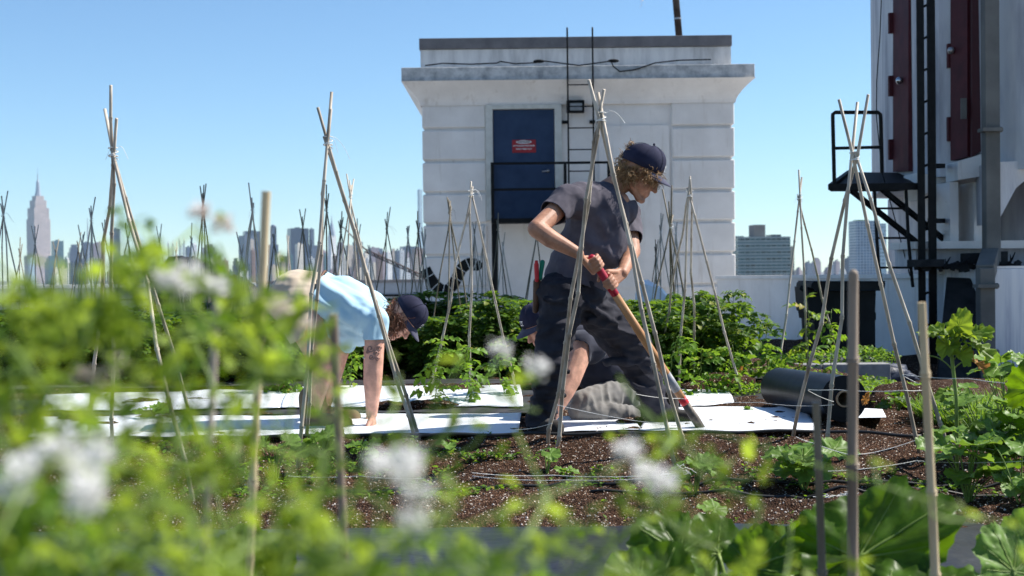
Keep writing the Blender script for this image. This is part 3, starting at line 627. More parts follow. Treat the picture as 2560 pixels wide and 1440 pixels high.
c = W(470, 720, 21); lump('tarp_mound', (c.x, c.y, .35), (.66, .8, 1.10), TARP, 'rounded mound under black tarpaulin behind the herbs, higher left half', 'mound', .12, 3)
c = W(585, 720, 21.2); lump('tarp_mound', (c.x, c.y, .35), (.54, .8, .80), TARP, 'lower black tarpaulin mound just left of the tall bamboo stake', 'mound', .12, 4)
# white cloth or hood behind the tomatoes (only its peak shows)
q = MB(); pk = [W(1588, 735, 15), W(1600, 706, 15), W(1612, 700, 15.2), W(1650, 722, 15), W(1665, 740, 15)]
base = [W(1588, 760, 15), W(1665, 760, 15)]
fr = pk + [base[1], base[0]]; bk_ = [p + Vector((.1, .7, 0)) for p in fr]; n = len(fr)
q.add(fr + bk_, [tuple(range(n - 1, -1, -1)), tuple(range(n, 2 * n))] + [(i, (i + 1) % n, (i + 1) % n + n, i + n) for i in range(n)])
for p in list(q.v): pass
tag(q.build('tent_cover', M['film']), 'white peaked cover showing above the tomato leaves right of the man', 'cover')
# grey edging block bed at the wall
be = empty('block_planter', (W(1880, 900, 12.3).x, 12.3, 0), 'grey block planter of low greens at the foot of the right parapet', 'planter')
blk = mat_noise('grey_block', (.17, .17, .18), (.28, .28, .28), 8, .9, .4)
A_, B_ = W(1800, 935, 11.9), W(2230, 935, 11.9)
for i in range(5):
    x0 = A_.x + (B_.x - A_.x) * i / 5; x1 = A_.x + (B_.x - A_.x) * (i + 1) / 5 - .01
    q = MB(); q.b2(x0, x1, A_.y, A_.y + .19, 0.02, .34); q.build('block', blk, be, bevel=.008)
q = MB(); q.b2(A_.x, B_.x, A_.y + .2, A_.y + .95, .02, .30); q.build('planter_soil', M['soil'], be)
world_children(be)

# ---------------------------------------------------------------- roll of black/white mulch film
a0 = G(1942, 1030, .40); a1 = W(2106, 1003, 6.75)
e0 = W(1950, 955, 7.9); e1 = W(2110, 1000, 6.75)
rl = empty('mulch_roll', ((e0.x + e1.x) / 2, (e0.y + e1.y) / 2, .42), 'thick roll of black plastic film lying on the right-hand bed', 'roll')
ax = (e1 - e0).normalized(); RR = .116; e1 = Vector((e1.x, e1.y, gz(e1.x, e1.y) + .03 + RR)); e0 = Vector((e0.x, e0.y, gz(e0.x, e0.y) + .03 + RR)); ax = (e1 - e0).normalized()
q = MB(); s, t, _ = rot_to(ax); n = 48; ring = []
for e in (e0, e1):
    for rr in (RR, .042):
        for j in range(n):
            a = 2 * math.pi * j / n; k = rr * (1 + (.004 * math.sin(3 * a) if rr > .1 else 0)); ring.append(e + (s * math.cos(a) + t * math.sin(a)) * k)
q.v = [tuple(p) for p in ring]
for j in range(n):
    k = (j + 1) % n
    q.f += [(j, k, 2 * n + k, 2 * n + j), (n + k, n + j, 3 * n + j, 3 * n + k), (k, j, n + j, n + k), (2 * n + j, 2 * n + k, 3 * n + k, 3 * n + j)]; q.m += [0] * 4
rb = q.build('film_roll', mat_noise('roll_film', (.005, .0065, .010), (.011, .013, .019), 8, .42, .3, 10, stretch=(1, 1, 1), spec=.14, bdist=.006), rl)
rb.data.polygons.foreach_set('use_smooth', [True] * len(rb.data.polygons)); rb.modifiers.new('es', 'EDGE_SPLIT').split_angle = R(40)
q = MB(); n = 32
q.v = []; 
for e in (e0 + ax * .004, e1 + ax * .012):
    for rr in (.0415, .034):
        for j in range(n):
            a = 2 * math.pi * j / n; q.v.append(tuple(e + (s * math.cos(a) + t * math.sin(a)) * rr))
for j in range(n):
    k = (j + 1) % n; q.f += [(j, k, 2 * n + k, 2 * n + j), (n + k, n + j, 3 * n + j, 3 * n + k), (2 * n + j, 2 * n + k, 3 * n + k, 3 * n + j)]; q.m += [0] * 3
q.build('core_tube', mat_flat('cardboard', (.30, .22, .14), .8), rl)
world_children(rl)

# ================================================================ SKYLINE
def winmat(name, wall_c, win_c, fz=3.6, fx=3.2, dz=.5, dx=.5, rough=.6, wr=.25, jit=.3):
    m = bpy.data.materials.new(name); m.use_nodes = True; n = m.node_tree.nodes; l = m.node_tree.links; p = n['Principled BSDF']
    tc = n.new('ShaderNodeTexCoord'); sp = n.new('ShaderNodeSeparateXYZ'); l.new(tc.outputs['Object'], sp.inputs[0])
    def mth(op, a, b=None):
        k = n.new('ShaderNodeMath'); k.operation = op
        for i, q_ in enumerate((a, b)):
            if q_ is None: continue
            if isinstance(q_, (int, float)): k.inputs[i].default_value = q_
            else: l.new(q_, k.inputs[i])
        return k.outputs[0]
    u = mth('DIVIDE', mth('ADD', sp.outputs[0], sp.outputs[1]), fx); v = mth('DIVIDE', sp.outputs[2], fz)
    mu = mth('LESS_THAN', mth('FRACT', u), dx); mv = mth('LESS_THAN', mth('FRACT', v), dz)
    g = n.new('ShaderNodeNewGeometry'); sn = n.new('ShaderNodeSeparateXYZ'); l.new(g.outputs['Normal'], sn.inputs[0]); side = mth('LESS_THAN', mth('ABSOLUTE', sn.outputs[2]), .5)
    msk = mth('MULTIPLY', mth('MULTIPLY', mu, mv), side)
    wn = n.new('ShaderNodeTexWhiteNoise'); wn.noise_dimensions = '2D'; cb = n.new('ShaderNodeCombineXYZ'); l.new(mth('FLOOR', u), cb.inputs[0]); l.new(mth('FLOOR', v), cb.inputs[1]); l.new(cb.outputs[0], wn.inputs[0])
    hv = n.new('ShaderNodeHueSaturation'); hv.inputs['Color'].default_value = c4(win_c); mr = n.new('ShaderNodeMapRange'); mr.inputs[3].default_value = 1 - jit; mr.inputs[4].default_value = 1 + jit * 2; l.new(wn.outputs[0], mr.inputs[0]); l.new(mr.outputs[0], hv.inputs['Value'])
    t = n.new('ShaderNodeTexNoise'); t.inputs['Scale'].default_value = .05; l.new(tc.outputs['Object'], t.inputs[0]); h2 = n.new('ShaderNodeHueSaturation'); h2.inputs['Color'].default_value = c4(wall_c)
    m2 = n.new('ShaderNodeMapRange'); m2.inputs[3].default_value = .7; m2.inputs[4].default_value = 1.3; l.new(t.outputs[0], m2.inputs[0]); l.new(m2.outputs[0], h2.inputs['Value'])
    mx = n.new('ShaderNodeMixRGB'); l.new(msk, mx.inputs[0]); l.new(h2.outputs[0], mx.inputs[1]); l.new(hv.outputs[0], mx.inputs[2]); l.new(mx.outputs[0], p.inputs['Base Color'])
    rr = n.new('ShaderNodeMapRange'); rr.inputs[3].default_value = rough; rr.inputs[4].default_value = wr; l.new(msk, rr.inputs[0]); l.new(rr.outputs[0], p.inputs['Roughness'])
    return m
SK = {
 'stone': winmat('limestone_facade', (.50, .42, .38), (.10, .11, .16), 4, 5.5, .92, .42),
 'beige': winmat('beige_brick_facade', (.50, .42, .34), (.16, .16, .18), 3.4, 4.2, .5, .45),
 'cream': winmat('cream_facade', (.66, .60, .50), (.25, .25, .27), 3.4, 4.5, .5, .4),
 'brown': winmat('brown_brick_facade', (.26, .17, .14), (.09, .09, .11), 3.3, 4.0, .5, .45),
 'mauve': winmat('mauve_brick_facade', (.30, .24, .26), (.10, .10, .14), 3.3, 4.4, .5, .45),
 'slate': winmat('slate_glass_facade', (.10, .13, .19), (.035, .05, .085), 4, 3.0, .7, .7, .4, .15),
 'navy': winmat('navy_glass_facade', (.065, .09, .155), (.028, .042, .075), 4, 2.6, .75, .8, .4, .12),
 'teal': winmat('teal_glass_facade', (.09, .17, .20), (.035, .075, .095), 4, 3.0, .7, .8, .35, .12),
 'glass': winmat('pale_glass_facade', (.42, .52, .58), (.22, .32, .38), 4, 3.2, .6, .75, .3, .12),
 'white': winmat('white_facade', (.74, .73, .71), (.34, .36, .40), 3.4, 5.0, .5, .45),
}
def hz_y(px): return 688 - (px - 94) * .0113
SKY = []
def tower(x0, x1, yt, d, m, label, rz=.6, style='flat', name='high_rise', parts=None, deep=1.0, y2=None):
    """building whose roof line stands at photo height yt; x0..x1 is its width seen from the farm"""
    s = FPX / d; wv = (x1 - x0) / s; xc = W((x0 + x1) / 2, 680, d)
    top = CAM.z + (hz_y((x0 + x1) / 2) - yt) / s
    c_, s_ = abs(math.cos(rz)), abs(math.sin(rz)); k = wv / (c_ + s_ * deep)
    hx_, hy_ = k / 2, k * deep / 2
    q = MB(); z0 = -30
    def tier(f, za, zb): q.b2(-hx_ * f, hx_ * f, -hy_ * f, hy_ * f, za, zb)
    H = top - z0
    if style == 'flat': tier(1, z0, top)
    elif style == 'step': tier(1, z0, z0 + H * .80); tier(.76, z0 + H * .80 + .01, z0 + H * .92); tier(.5, z0 + H * .92 + .02, top)
    elif style == 'tank':
        tier(1, z0, top - 7); tier(.45, top - 6.99, top - 3); q.tube([(hx_ * .5, 0, top - 6.9), (hx_ * .5, 0, top)], hx_ * .22, 8)
    elif style == 'round':
        tier(1, z0, top - hx_ * 1.0); q.tube([(0, 0, top - hx_ * 1.0 + .01 + i * hx_ * .14) for i in range(8)], [hx_ * 1.2 * math.sqrt(max(.02, 1 - (i / 7) ** 2)) for i in range(8)], 14)
    elif style == 'crown':
        tier(1, z0, top - 10); 
        for sx in (-1, 1):
            for sy in (-1, 1): q.b2(sx * hx_ * .55 - hx_ * .2, sx * hx_ * .55 + hx_ * .2, sy * hy_ * .55 - hy_ * .2, sy * hy_ * .55 + hy_ * .2, top - 9.99, top)
    # roof clutter
    if style in ('flat',): q.b2(-hx_ * .35, hx_ * .2, -hy_ * .3, hy_ * .3, top + .01, top + 3.5)
    o = q.build(name, SK[m]); o.location = (xc.x, xc.y, 0); o.rotation_euler = (0, 0, rz); tag(o, label, 'building', 'distant city buildings'); SKY.append((x0, o)); return o, s
# the landmark tower with the needle
ED = 5200; es = FPX / ED; ec = W(98, 680, ED)
ez = lambda y: CAM.z + (hz_y(98) - y) / es
esb = empty('spired_skyscraper', (ec.x, ec.y, -30), 'tall stepped stone skyscraper with long needle spire at far left', 'skyscraper', rz=R(45))
def et(w_, ya, yb, name, m=None, k=1.0):
    h = w_ / es / math.sqrt(2) / 2; q = MB(); q.b2(-h * k, h * k, -h, h, ez(ya) + 30, ez(yb) + 30); return q.build(name, m or SK['stone'], esb)
et(74, 740, 640, 'base_tier'); et(60, 640, 549, 'shaft'); et(54, 548.9, 521, 'upper_shaft'); et(42, 520.9, 502, 'shoulder_tier'); et(30, 501.9, 491, 'crown_tier')
gm = mat_noise('grey_metal_mast', (.30, .33, .37), (.42, .45, .5), .2, .4, metallic=.4)
q = MB(); zz = lambda y: ez(y) + 30; q.tube([(0, 0, zz(491)), (0, 0, zz(480)), (0, 0, zz(470)), (0, 0, zz(455)), (0, 0, zz(450))], [w_ / es / 2 for w_ in (17, 12.5, 10, 7.5, 3)], 8); q.build('mooring_mast', gm, esb)
q = MB(); q.tube([(0, 0, zz(451)), (0, 0, zz(436)), (0, 0, zz(436.5)), (0, 0, zz(418))], [1.9, 1.5, .9, .5], 6); q.build('antenna', gm, esb)
# second spire, arched metal crown
cd = 5000; cs = FPX / cd; cc = W(831, 680, cd); cz2 = lambda y: CAM.z + (hz_y(831) - y) / cs + 30
chr_ = empty('pointed_skyscraper', (cc.x, cc.y, -30), 'slim pale skyscraper with pointed metal crown behind the centre bamboo tripod', 'skyscraper', rz=R(40))
for w_, ya, yb, nm in ((30, 740, 640, 'base_tier'), (21, 640, 590, 'shaft')):
    h = w_ / cs / 1.41 / 2; q = MB(); q.b2(-h, h, -h, h, cz2(ya), cz2(yb)); q.build(nm, SK['white'], chr_)
q = MB(); q.tube([(0, 0, cz2(y)) for y in (590, 580, 570, 562, 555, 538)], [w_ / cs / 2 for w_ in (18, 16, 11, 7, 3.5, .6)], 8); q.build('metal_crown', gm, chr_)
B = [ # x0,x1,ytop,dist,material,style,label
 (70, 90, 648, 3300, 'glass', 'flat', 'pale blue glass block in front of the left foot of the spired skyscraper'),
 (112, 144, 640, 3000, 'teal', 'step', 'low stepped teal building at the right foot of the spired skyscraper'),
 (128, 161, 603, 3700, 'teal', 'flat', 'flat topped teal glass tower just right of the spired skyscraper'),
 (134, 147, 668, 2600, 'cream', 'step', 'small stepped cream tower below the flat topped teal tower'),
 (161, 176, 645, 3100, 'white', 'step', 'narrow white stepped tower right of the flat topped teal tower'),
 (168, 204, 612, 4100, 'slate', 'step', 'dark blue stepped tower behind the narrow white stepped tower'),
 (205, 228, 607, 4300, 'navy', 'flat', 'dark navy tower below the left group of bamboo tripods'),
 (226, 240, 648, 2700, 'white', 'flat', 'bright slim white slab below the thin broadcasting mast'),
 (228, 262, 604, 4400, 'mauve', 'tank', 'mauve rooftop tank building left of the tall left tripod'),
 (281, 302, 572, 3900, 'navy', 'flat', 'blue glass tower just right of the tall left tripod'),
 (300, 330, 640, 3000, 'teal', 'flat', 'teal glass block half hidden by herb tops'),
 (362, 400, 614, 3500, 'teal', 'tank', 'teal tower with rooftop tanks above the herb flowers'),
 (436, 450, 640, 3400, 'navy', 'flat', 'dark block between the two latticed bridge towers'),
 (464, 480, 618, 3600, 'slate', 'flat', 'slate block right of the latticed bridge towers'),
 (478, 494, 606, 3300, 'white', 'tank', 'white building with tank right of the latticed bridge towers'),
 (500, 545, 612, 3900, 'mauve', 'step', 'mauve stepped building behind the blurred herb top'),
 (597, 640, 590, 3800, 'slate', 'flat', 'broad slate slab left of the tall bamboo stake'),
 (606, 656, 579, 3950, 'slate', 'flat', 'tall slate slab directly behind the tall bamboo stake'),
 (624, 636, 600, 3300, 'beige', 'flat', 'thin beige slab left of the tall bamboo stake'),
 (676, 693, 562, 4000, 'navy', 'round', 'dark blue tower with rounded top right of the bamboo stake'),
 (669, 697, 612, 3200, 'navy', 'flat', 'dark blue block below the round topped tower'),
 (697, 722, 646, 3100, 'slate', 'flat', 'low slate block between the round top and the big slab'),
 (717, 775, 572, 3600, 'navy', 'flat', 'big flat dark blue slab tower above the bending woman'),
 (774, 787, 573, 3610, 'slate', 'flat', 'lighter end bay of the big flat dark blue slab'),
 (738, 759, 611, 3000, 'cream', 'flat', 'cream tower in front of the big dark blue slab'),
 (684, 702, 658, 2600, 'white', 'step', 'small white stepped building above the woman\'s hips'),
 (708, 732, 664, 2500, 'cream', 'step', 'cream stepped building left of the cream tower'),
 (760, 800, 614, 3900, 'slate', 'flat', 'slate block right of the cream tower'),
 (800, 820, 628, 3500, 'mauve', 'flat', 'mauve block between the legs of the centre tripod'),
 (842, 862, 606, 3900, 'mauve', 'crown', 'mauve tower with corner turrets right of the pointed skyscraper'),
 (864, 884, 614, 3300, 'beige', 'flat', 'beige slab right of the turreted mauve tower'),
 (882, 908, 600, 3700, 'navy', 'tank', 'dark tower with roof tank behind the slanting poles'),
 (905, 925, 628, 3300, 'cream', 'step', 'cream stepped tower right of the slanting poles'),
 (920, 948, 620, 4200, 'mauve', 'flat', 'mauve slab left of the dark thin tripod'),
 (935, 958, 622, 4300, 'slate', 'flat', 'slate slab behind the left foot of the dark thin tripod'),
 (948, 975, 634, 3900, 'navy', 'flat', 'navy block behind the dark thin tripod'),
 (976, 992, 622, 3400, 'beige', 'step', 'beige stepped tower behind the right leg of the dark thin tripod'),
 (978, 1000, 664, 2600, 'cream', 'flat', 'cream block low behind the dark thin tripod'),
 (999, 1046, 617, 4200, 'slate', 'flat', 'wide slate block left of the white stair building'),
 (1004, 1030, 630, 3400, 'mauve', 'tank', 'mauve tank building near the white stair building'),
 (1030, 1062, 622, 3000, 'brown', 'flat', 'brown building touching the edge of the white stair building'),
 (1046, 1058, 475, 4600, 'glass', 'flat', 'very tall slim pale glass tower at the edge of the white building'),
 (1984, 2006, 668, 2500, 'beige', 'tank', 'low beige building right of the green glass block'),
 (2008, 2030, 652, 3300, 'slate', 'tank', 'small hazy slate building left of the right thin tripod'),
 (2030, 2052, 645, 3500, 'mauve', 'step', 'hazy mauve stepped tower behind the right thin tripod'),
 (2070, 2084, 662, 3000, 'slate', 'flat', 'low slate building right of the right thin tripod'),
 (2082, 2100, 648, 3400, 'mauve', 'tank', 'hazy mauve tank building left of the tall right tripod'),
 (2110, 2135, 646, 2300, 'slate', 'flat', 'slate block against the left side of the tall grid tower'),
 (2245, 2284, 607, 1900, 'slate', 'flat', 'grey blue flat block below the black access platform'),
]
for x0, x1, yt, d, m, st, lb_ in B:
    tower(x0, x1, yt, d * 1.15, m, lb_, rz=rng.choice([.5, .6, .7]) if (x1 - x0) < 45 else .35, style=st)
# low filler blocks between the named ones
fx = [x for x in range(135, 1052, 12) if not (1e9 < x)] + [1990, 2060, 2098, 2235]
cols = ['beige', 'mauve', 'white', 'cream', 'brown', 'slate', 'navy', 'teal', 'beige', 'mauve']
for i, x in enumerate(fx):
    w_ = rng.uniform(10, 22); yt = rng.uniform(640, 684) if x < 600 else rng.uniform(626, 678)
    if x > 1500: yt = rng.uniform(662, 672)
    side = 'left of the white stair building' if x < 1100 else 'right of the white stair building'
    k = i if x < 1100 else i - len([a for a in fx if a < 1100])
    m = rng.choice(cols); cn = {'beige': 'beige', 'mauve': 'mauve', 'white': 'white', 'cream': 'cream', 'brown': 'brown', 'slate': 'slate', 'navy': 'dark blue', 'teal': 'teal'}[m]
    tower(x, x + w_, yt, rng.uniform(2000, 2900), m, 'low %s block, %s from left in the front city row' % (cn, ordinal(k)) if x < 1100 else 'low hazy %s block, %s of four right of the white building' % (cn, ordinal(k)), rz=rng.choice([.4, .6, .75]), style=rng.choice(['flat', 'step', 'tank', 'flat']), name='apartment_block')
# thin broadcasting mast
q = MB(); p = W(221, 690, 4800); s = FPX / 4800
q.tube([(p.x, p.y, -30), (p.x, p.y, CAM.z + (687 - 590) / s), (p.x, p.y, CAM.z + (687 - 546) / s)], [4, 2.6, .8], 6); tag(q.build('broadcast_mast', gm), 'thin needle mast rising from the city left of the tall tripod', 'mast')
# bridge towers
for k, (x0, x1, yt) in enumerate(((421, 434, 610), (449, 462, 602))):
    d = 1900; s = FPX / d; p = W((x0 + x1) / 2, 680, d); hw_ = (x1 - x0) / s / 2; top = CAM.z + (hz_y(x0) - yt) / s
    t = empty('bridge_tower', (p.x, p.y, -30), ['left', 'right'][k] + ' one of two pale latticed steel bridge towers above the dark mound', 'bridge tower', 'bridge towers', rz=.2); H = top + 30
    for sx in (-1, 1):
        q = MB()
        for sy in (-1, 1): q.b2(sx * hw_ * .85 - .9, sx * hw_ * .85 + .9, sy * 3 - .9, sy * 3 + .9, 0, H)
        q.tube([(sx * hw_ * .85, 0, H), (sx * hw_ * .85, 0, H + 5)], [.9, .1], 6); q.build('leg', SK['white'], t)
    q = MB(); z = 4
    while z < H - 4:
        q.beam((-hw_ * .85, 0, z), (hw_ * .85, 0, z + 5), .7); q.beam((hw_ * .85, 0, z), (-hw_ * .85, 0, z + 5), .7); q.b2(-hw_ * .85, hw_ * .85, -.5, .5, z - .4, z + .4); z += 5.4
    q.build('bracing', SK['white'], t)
# green glass apartment building (near)
gd = 620; gs = FPX / gd; gp = W(1909, 680, gd); gy = lambda y: CAM.z + (hz_y(1909) - y) / gs
ga = empty('glass_apartment_building', (gp.x, gp.y, -30), 'wide green glass apartment building with brown rooftop block right of the white building', 'building', rz=.06)
gx = lambda px: (px - 1909) / gs
q = MB(); q.b2(gx(1839), gx(1970), -5, 22, 0, gy(593) + 30); q.build('facade', winmat('green_glass_wall', (.14, .20, .21), (.025, .065, .08), 3.05, 2.4, .62, .78, .4, .1, .5), ga)
q = MB(); q.b2(gx(1969), gx(1981), -4, 20, 0, gy(617) + 30); q.build('side_wing', SK['beige'], ga)
q = MB(); q.b2(gx(1888), gx(1917), 2, 12, gy(593) + 30.01, gy(562) + 30); q.build('bulkhead', mat_noise('brown_render', (.28, .22, .20), (.34, .28, .25), .3, .8), ga)
q = MB(); q.b2(gx(1932), gx(1957), 2, 12, gy(593) + 30.01, gy(587) + 30); q.b2(gx(1842), gx(1862), 2, 12, gy(593) + 30.01, gy(590) + 30); q.build('penthouse', SK['slate'], ga)
q = MB()
for i in range(12):
    yy = 593 + i * 8.1 + 2; q.b2(gx(1838.5), gx(1970.5), -5.25, -5.01, gy(yy) + 29.7, gy(yy) + 30.2)
q.build('floor_band', mat_noise('pale_spandrel', (.34, .38, .38), (.44, .47, .47), .3, .5), ga)
# tall grid tower
td = 1500; ts = FPX / td; tp = W(2172, 680, td); ty = lambda y: CAM.z + (hz_y(2172) - y) / ts; tx = lambda px: (px - 2172) / ts
tt = empty('grid_tower', (tp.x, tp.y, -30), 'tall hazy blue apartment tower with window grid behind the tall right tripod', 'skyscraper', rz=.05)
q = MB(); q.b2(tx(2134), tx(2194), -9, 18, 0, ty(553) + 30); q.build('main_shaft', winmat('blue_grid_wall', (.30, .36, .44), (.08, .13, .20), 3.1, 3.4, .6, .62, .4, .12), tt)
q = MB(); q.b2(tx(2194.3), tx(2214), -4, 18, 0, ty(560) + 30); q.build('side_shaft', SK['glass'], tt)
q = MB(); q.b2(tx(2140), tx(2170), -5, 10, ty(553) + 30.01, ty(550.5) + 30); q.build('roof_garden', M['herb2'], tt)
# dark slanting steel boom with lumps (crane)
q = MB(); cd_ = 300
bp_ = [(849, 562), (866, 575), (884, 595), (912, 622), (950, 640), (1000, 662), (1060, 690)]
q.tube([W(x, y, cd_) for x, y in bp_], [.12, .14, .16, .17, .18, .18, .2], 6); q.tube([W(x, y + 7, cd_) for x, y in bp_[3:]], .15, 6)
for i in range(3, 6):
    (xa, ya), (xb, yb) = bp_[i], bp_[i + 1]
    for k in range(4): t0, t1 = k / 4, (k + 1) / 4; q.tube([W(xa + (xb - xa) * t0, ya + (yb - ya) * t0, cd_), W(xa + (xb - xa) * t1, ya + (yb - ya) * t1 + 7, cd_)], .10, 4)
tag(q.build('crane_boom', mat_noise('rusty_steel', (.05, .035, .035), (.12, .08, .07), .5, .8)), 'thin dark truss boom sloping down behind the centre bamboo poles', 'crane')
# ================================================================ BAMBOO
def pole_mb(q, a, b, r0, r1, n=10, node=.26, seed=0, bow=.011):
    rg = random.Random(seed); a, b = Vector(a), Vector(b); L = (b - a).length; d = (b - a) / L; s, t, _ = rot_to(d)
    pts, rad = [], []; nn = max(2, int(L / node)); ph = rg.random() * 6
    off = Vector((0, 0, 0)); z = 0; cuts = [0]
    while cuts[-1] < L - node * .5: cuts.append(cuts[-1] + node * rg.uniform(.75, 1.2))
    cuts[-1] = L
    for i in range(len(cuts)):
        f = cuts[i] / L; r = r0 + (r1 - r0) * f
        k = bow * (1 if L < 3 else 1.4); o = (s * math.sin(ph + i * 1.9) + t * math.cos(ph + i * 2.3)) * k * rg.uniform(.3, 1) * (0 if i in (0, len(cuts) - 1) else 1)
        p = a + d * cuts[i] + o
        if 0 < i < len(cuts) - 1:
            e = .006 if r > .005 else .003
            for dz, kk in ((-e * 1.6, 1.0), (-e * .6, 1.32), (0, 1.05), (e * .3, 1.36), (e * 1.6, 1.0)): pts.append(p + d * dz); rad.append(r * kk)
        else: pts.append(p); rad.append(r)
    q.tube(pts, rad, n)
    return q
def twist(c, r, m, parent, turns=3, tail=True, seed=0):
    rg = random.Random(seed); q = MB(); pts = []
    for i in range(turns * 14 + 1):
        a = i / 14 * 2 * math.pi; pts.append(c + Vector((math.cos(a) * r, math.sin(a) * r, (i / (turns * 14) - .5) * .05 + .008 * math.sin(a * .5))))
    q.tube(pts, .0022, 5)
    if tail:
        for k in range(2):
            p = pts[-1]; tl = [p]; dx = Vector((rg.uniform(-1, 1), rg.uniform(-.5, .5), rg.uniform(-.2, .7))) * .011
            for j in range(7): tl.append(tl[-1] + dx); dx = dx + Vector((rg.uniform(-.2, .2), 0, -.45)) * .009
            q.tube(tl, .0009, 4)
    o = q.build('twine', m, parent); return o
TG = 'bamboo tripods standing in the beds'
def teepee(lash, poles, label, r=.0075, mt='bamboo', dl=None, feet=None, n=9, seed=0):
    """lash: photo px of the tie at distance dl; poles: (foot px, foot z, length beyond the tie)"""
    c = W(lash[0], lash[1], dl); t = empty('bamboo_tripod', (c.x, c.y, gz(c.x, c.y)), label, 'plant support', TG)
    rg = random.Random(seed + 5)
    for i, (fx_, fy_, ext) in enumerate(poles):
        if isinstance(fy_, tuple): g = W(fx_, fy_[0], fy_[1])
        else: g = G(fx_, fy_, .40); g = G(fx_, fy_, float(bedz(g.x, g.y)) if g.y < 20 and g.y > 0 else .3)
        d = (c - g).normalized(); o = Vector((rg.uniform(-1, 1), rg.uniform(-1, 1), 0)) * r * 1.2
        top = c + o + d * ext; bot = g - d * .06
        q = MB(); pole_mb(q, bot, top, r * 1.08, r * .78, n, seed=seed * 10 + i); q.build('pole', M[mt], t, smooth=True)
    twist(c, r * 2.3, M['twine'], t, seed=seed)
    world_children(t); return t
teepee((283, 385), [(484, 1267, .22), (502, 1118, .02), (284, 1147, .30), (222, 1090, .18)], 'tall bamboo tripod at left, nearest the spired skyscraper', dl=5.75, seed=1, r=.0085)
teepee((820, 357), [(742, 1190, .22), (764, 1110, .15), (1040, 1108, .16), (1048, 1098, .03)], 'tall bamboo tripod in front of the bending woman', dl=5.9, seed=2, r=.0085)
teepee((1502, 298), [(1367, 1150, .13), (1384, 1160, .08), (1722, 1158, .17), (1692, 1200, .11)], 'tall bamboo tripod standing in front of the man with the tool', dl=5.55, seed=3, r=.0088)
teepee((2136, 396), [(1976, 1130, .28), (2064, 1176, .24), (2305, 1162, .26), (2388, 1176, .03)], 'tall bamboo tripod at right in front of the access platform', dl=5.8, seed=4, r=.0085)
teepee((1177, 486), [(1075, 1003, .05), (1176, 998, .08), (1290, 985, .03)], 'middle sized bamboo tripod left of the man and over the tomato plants', dl=8.3, seed=5, r=.0078)
teepee((1723, 488), [(1697, 985, .12), (1738, 968, .12), (1857, 998, .05), (1640, 960, .06)], 'pale bamboo tripod right of the man over the right tomato bush', dl=8.3, seed=6, r=.0078)
teepee((1999, 495), [(1948, (935, 9.5), .15), (2020, (915, 9.8), .2), (2088, (868, 10.5), .02)], 'thin bamboo tripod in front of the black bin', dl=9.6, seed=7, r=.0080)
teepee((1677, 568), [(1610, (868, 10.4), .10), (1672, (880, 11), .35), (1740, (880, 10.6), .30), (1690, (850, 11), .22)], 'dark bamboo tripod just right of the cap brim of the man', mt='bamboo_dark', dl=10.5, seed=8, r=.0075)
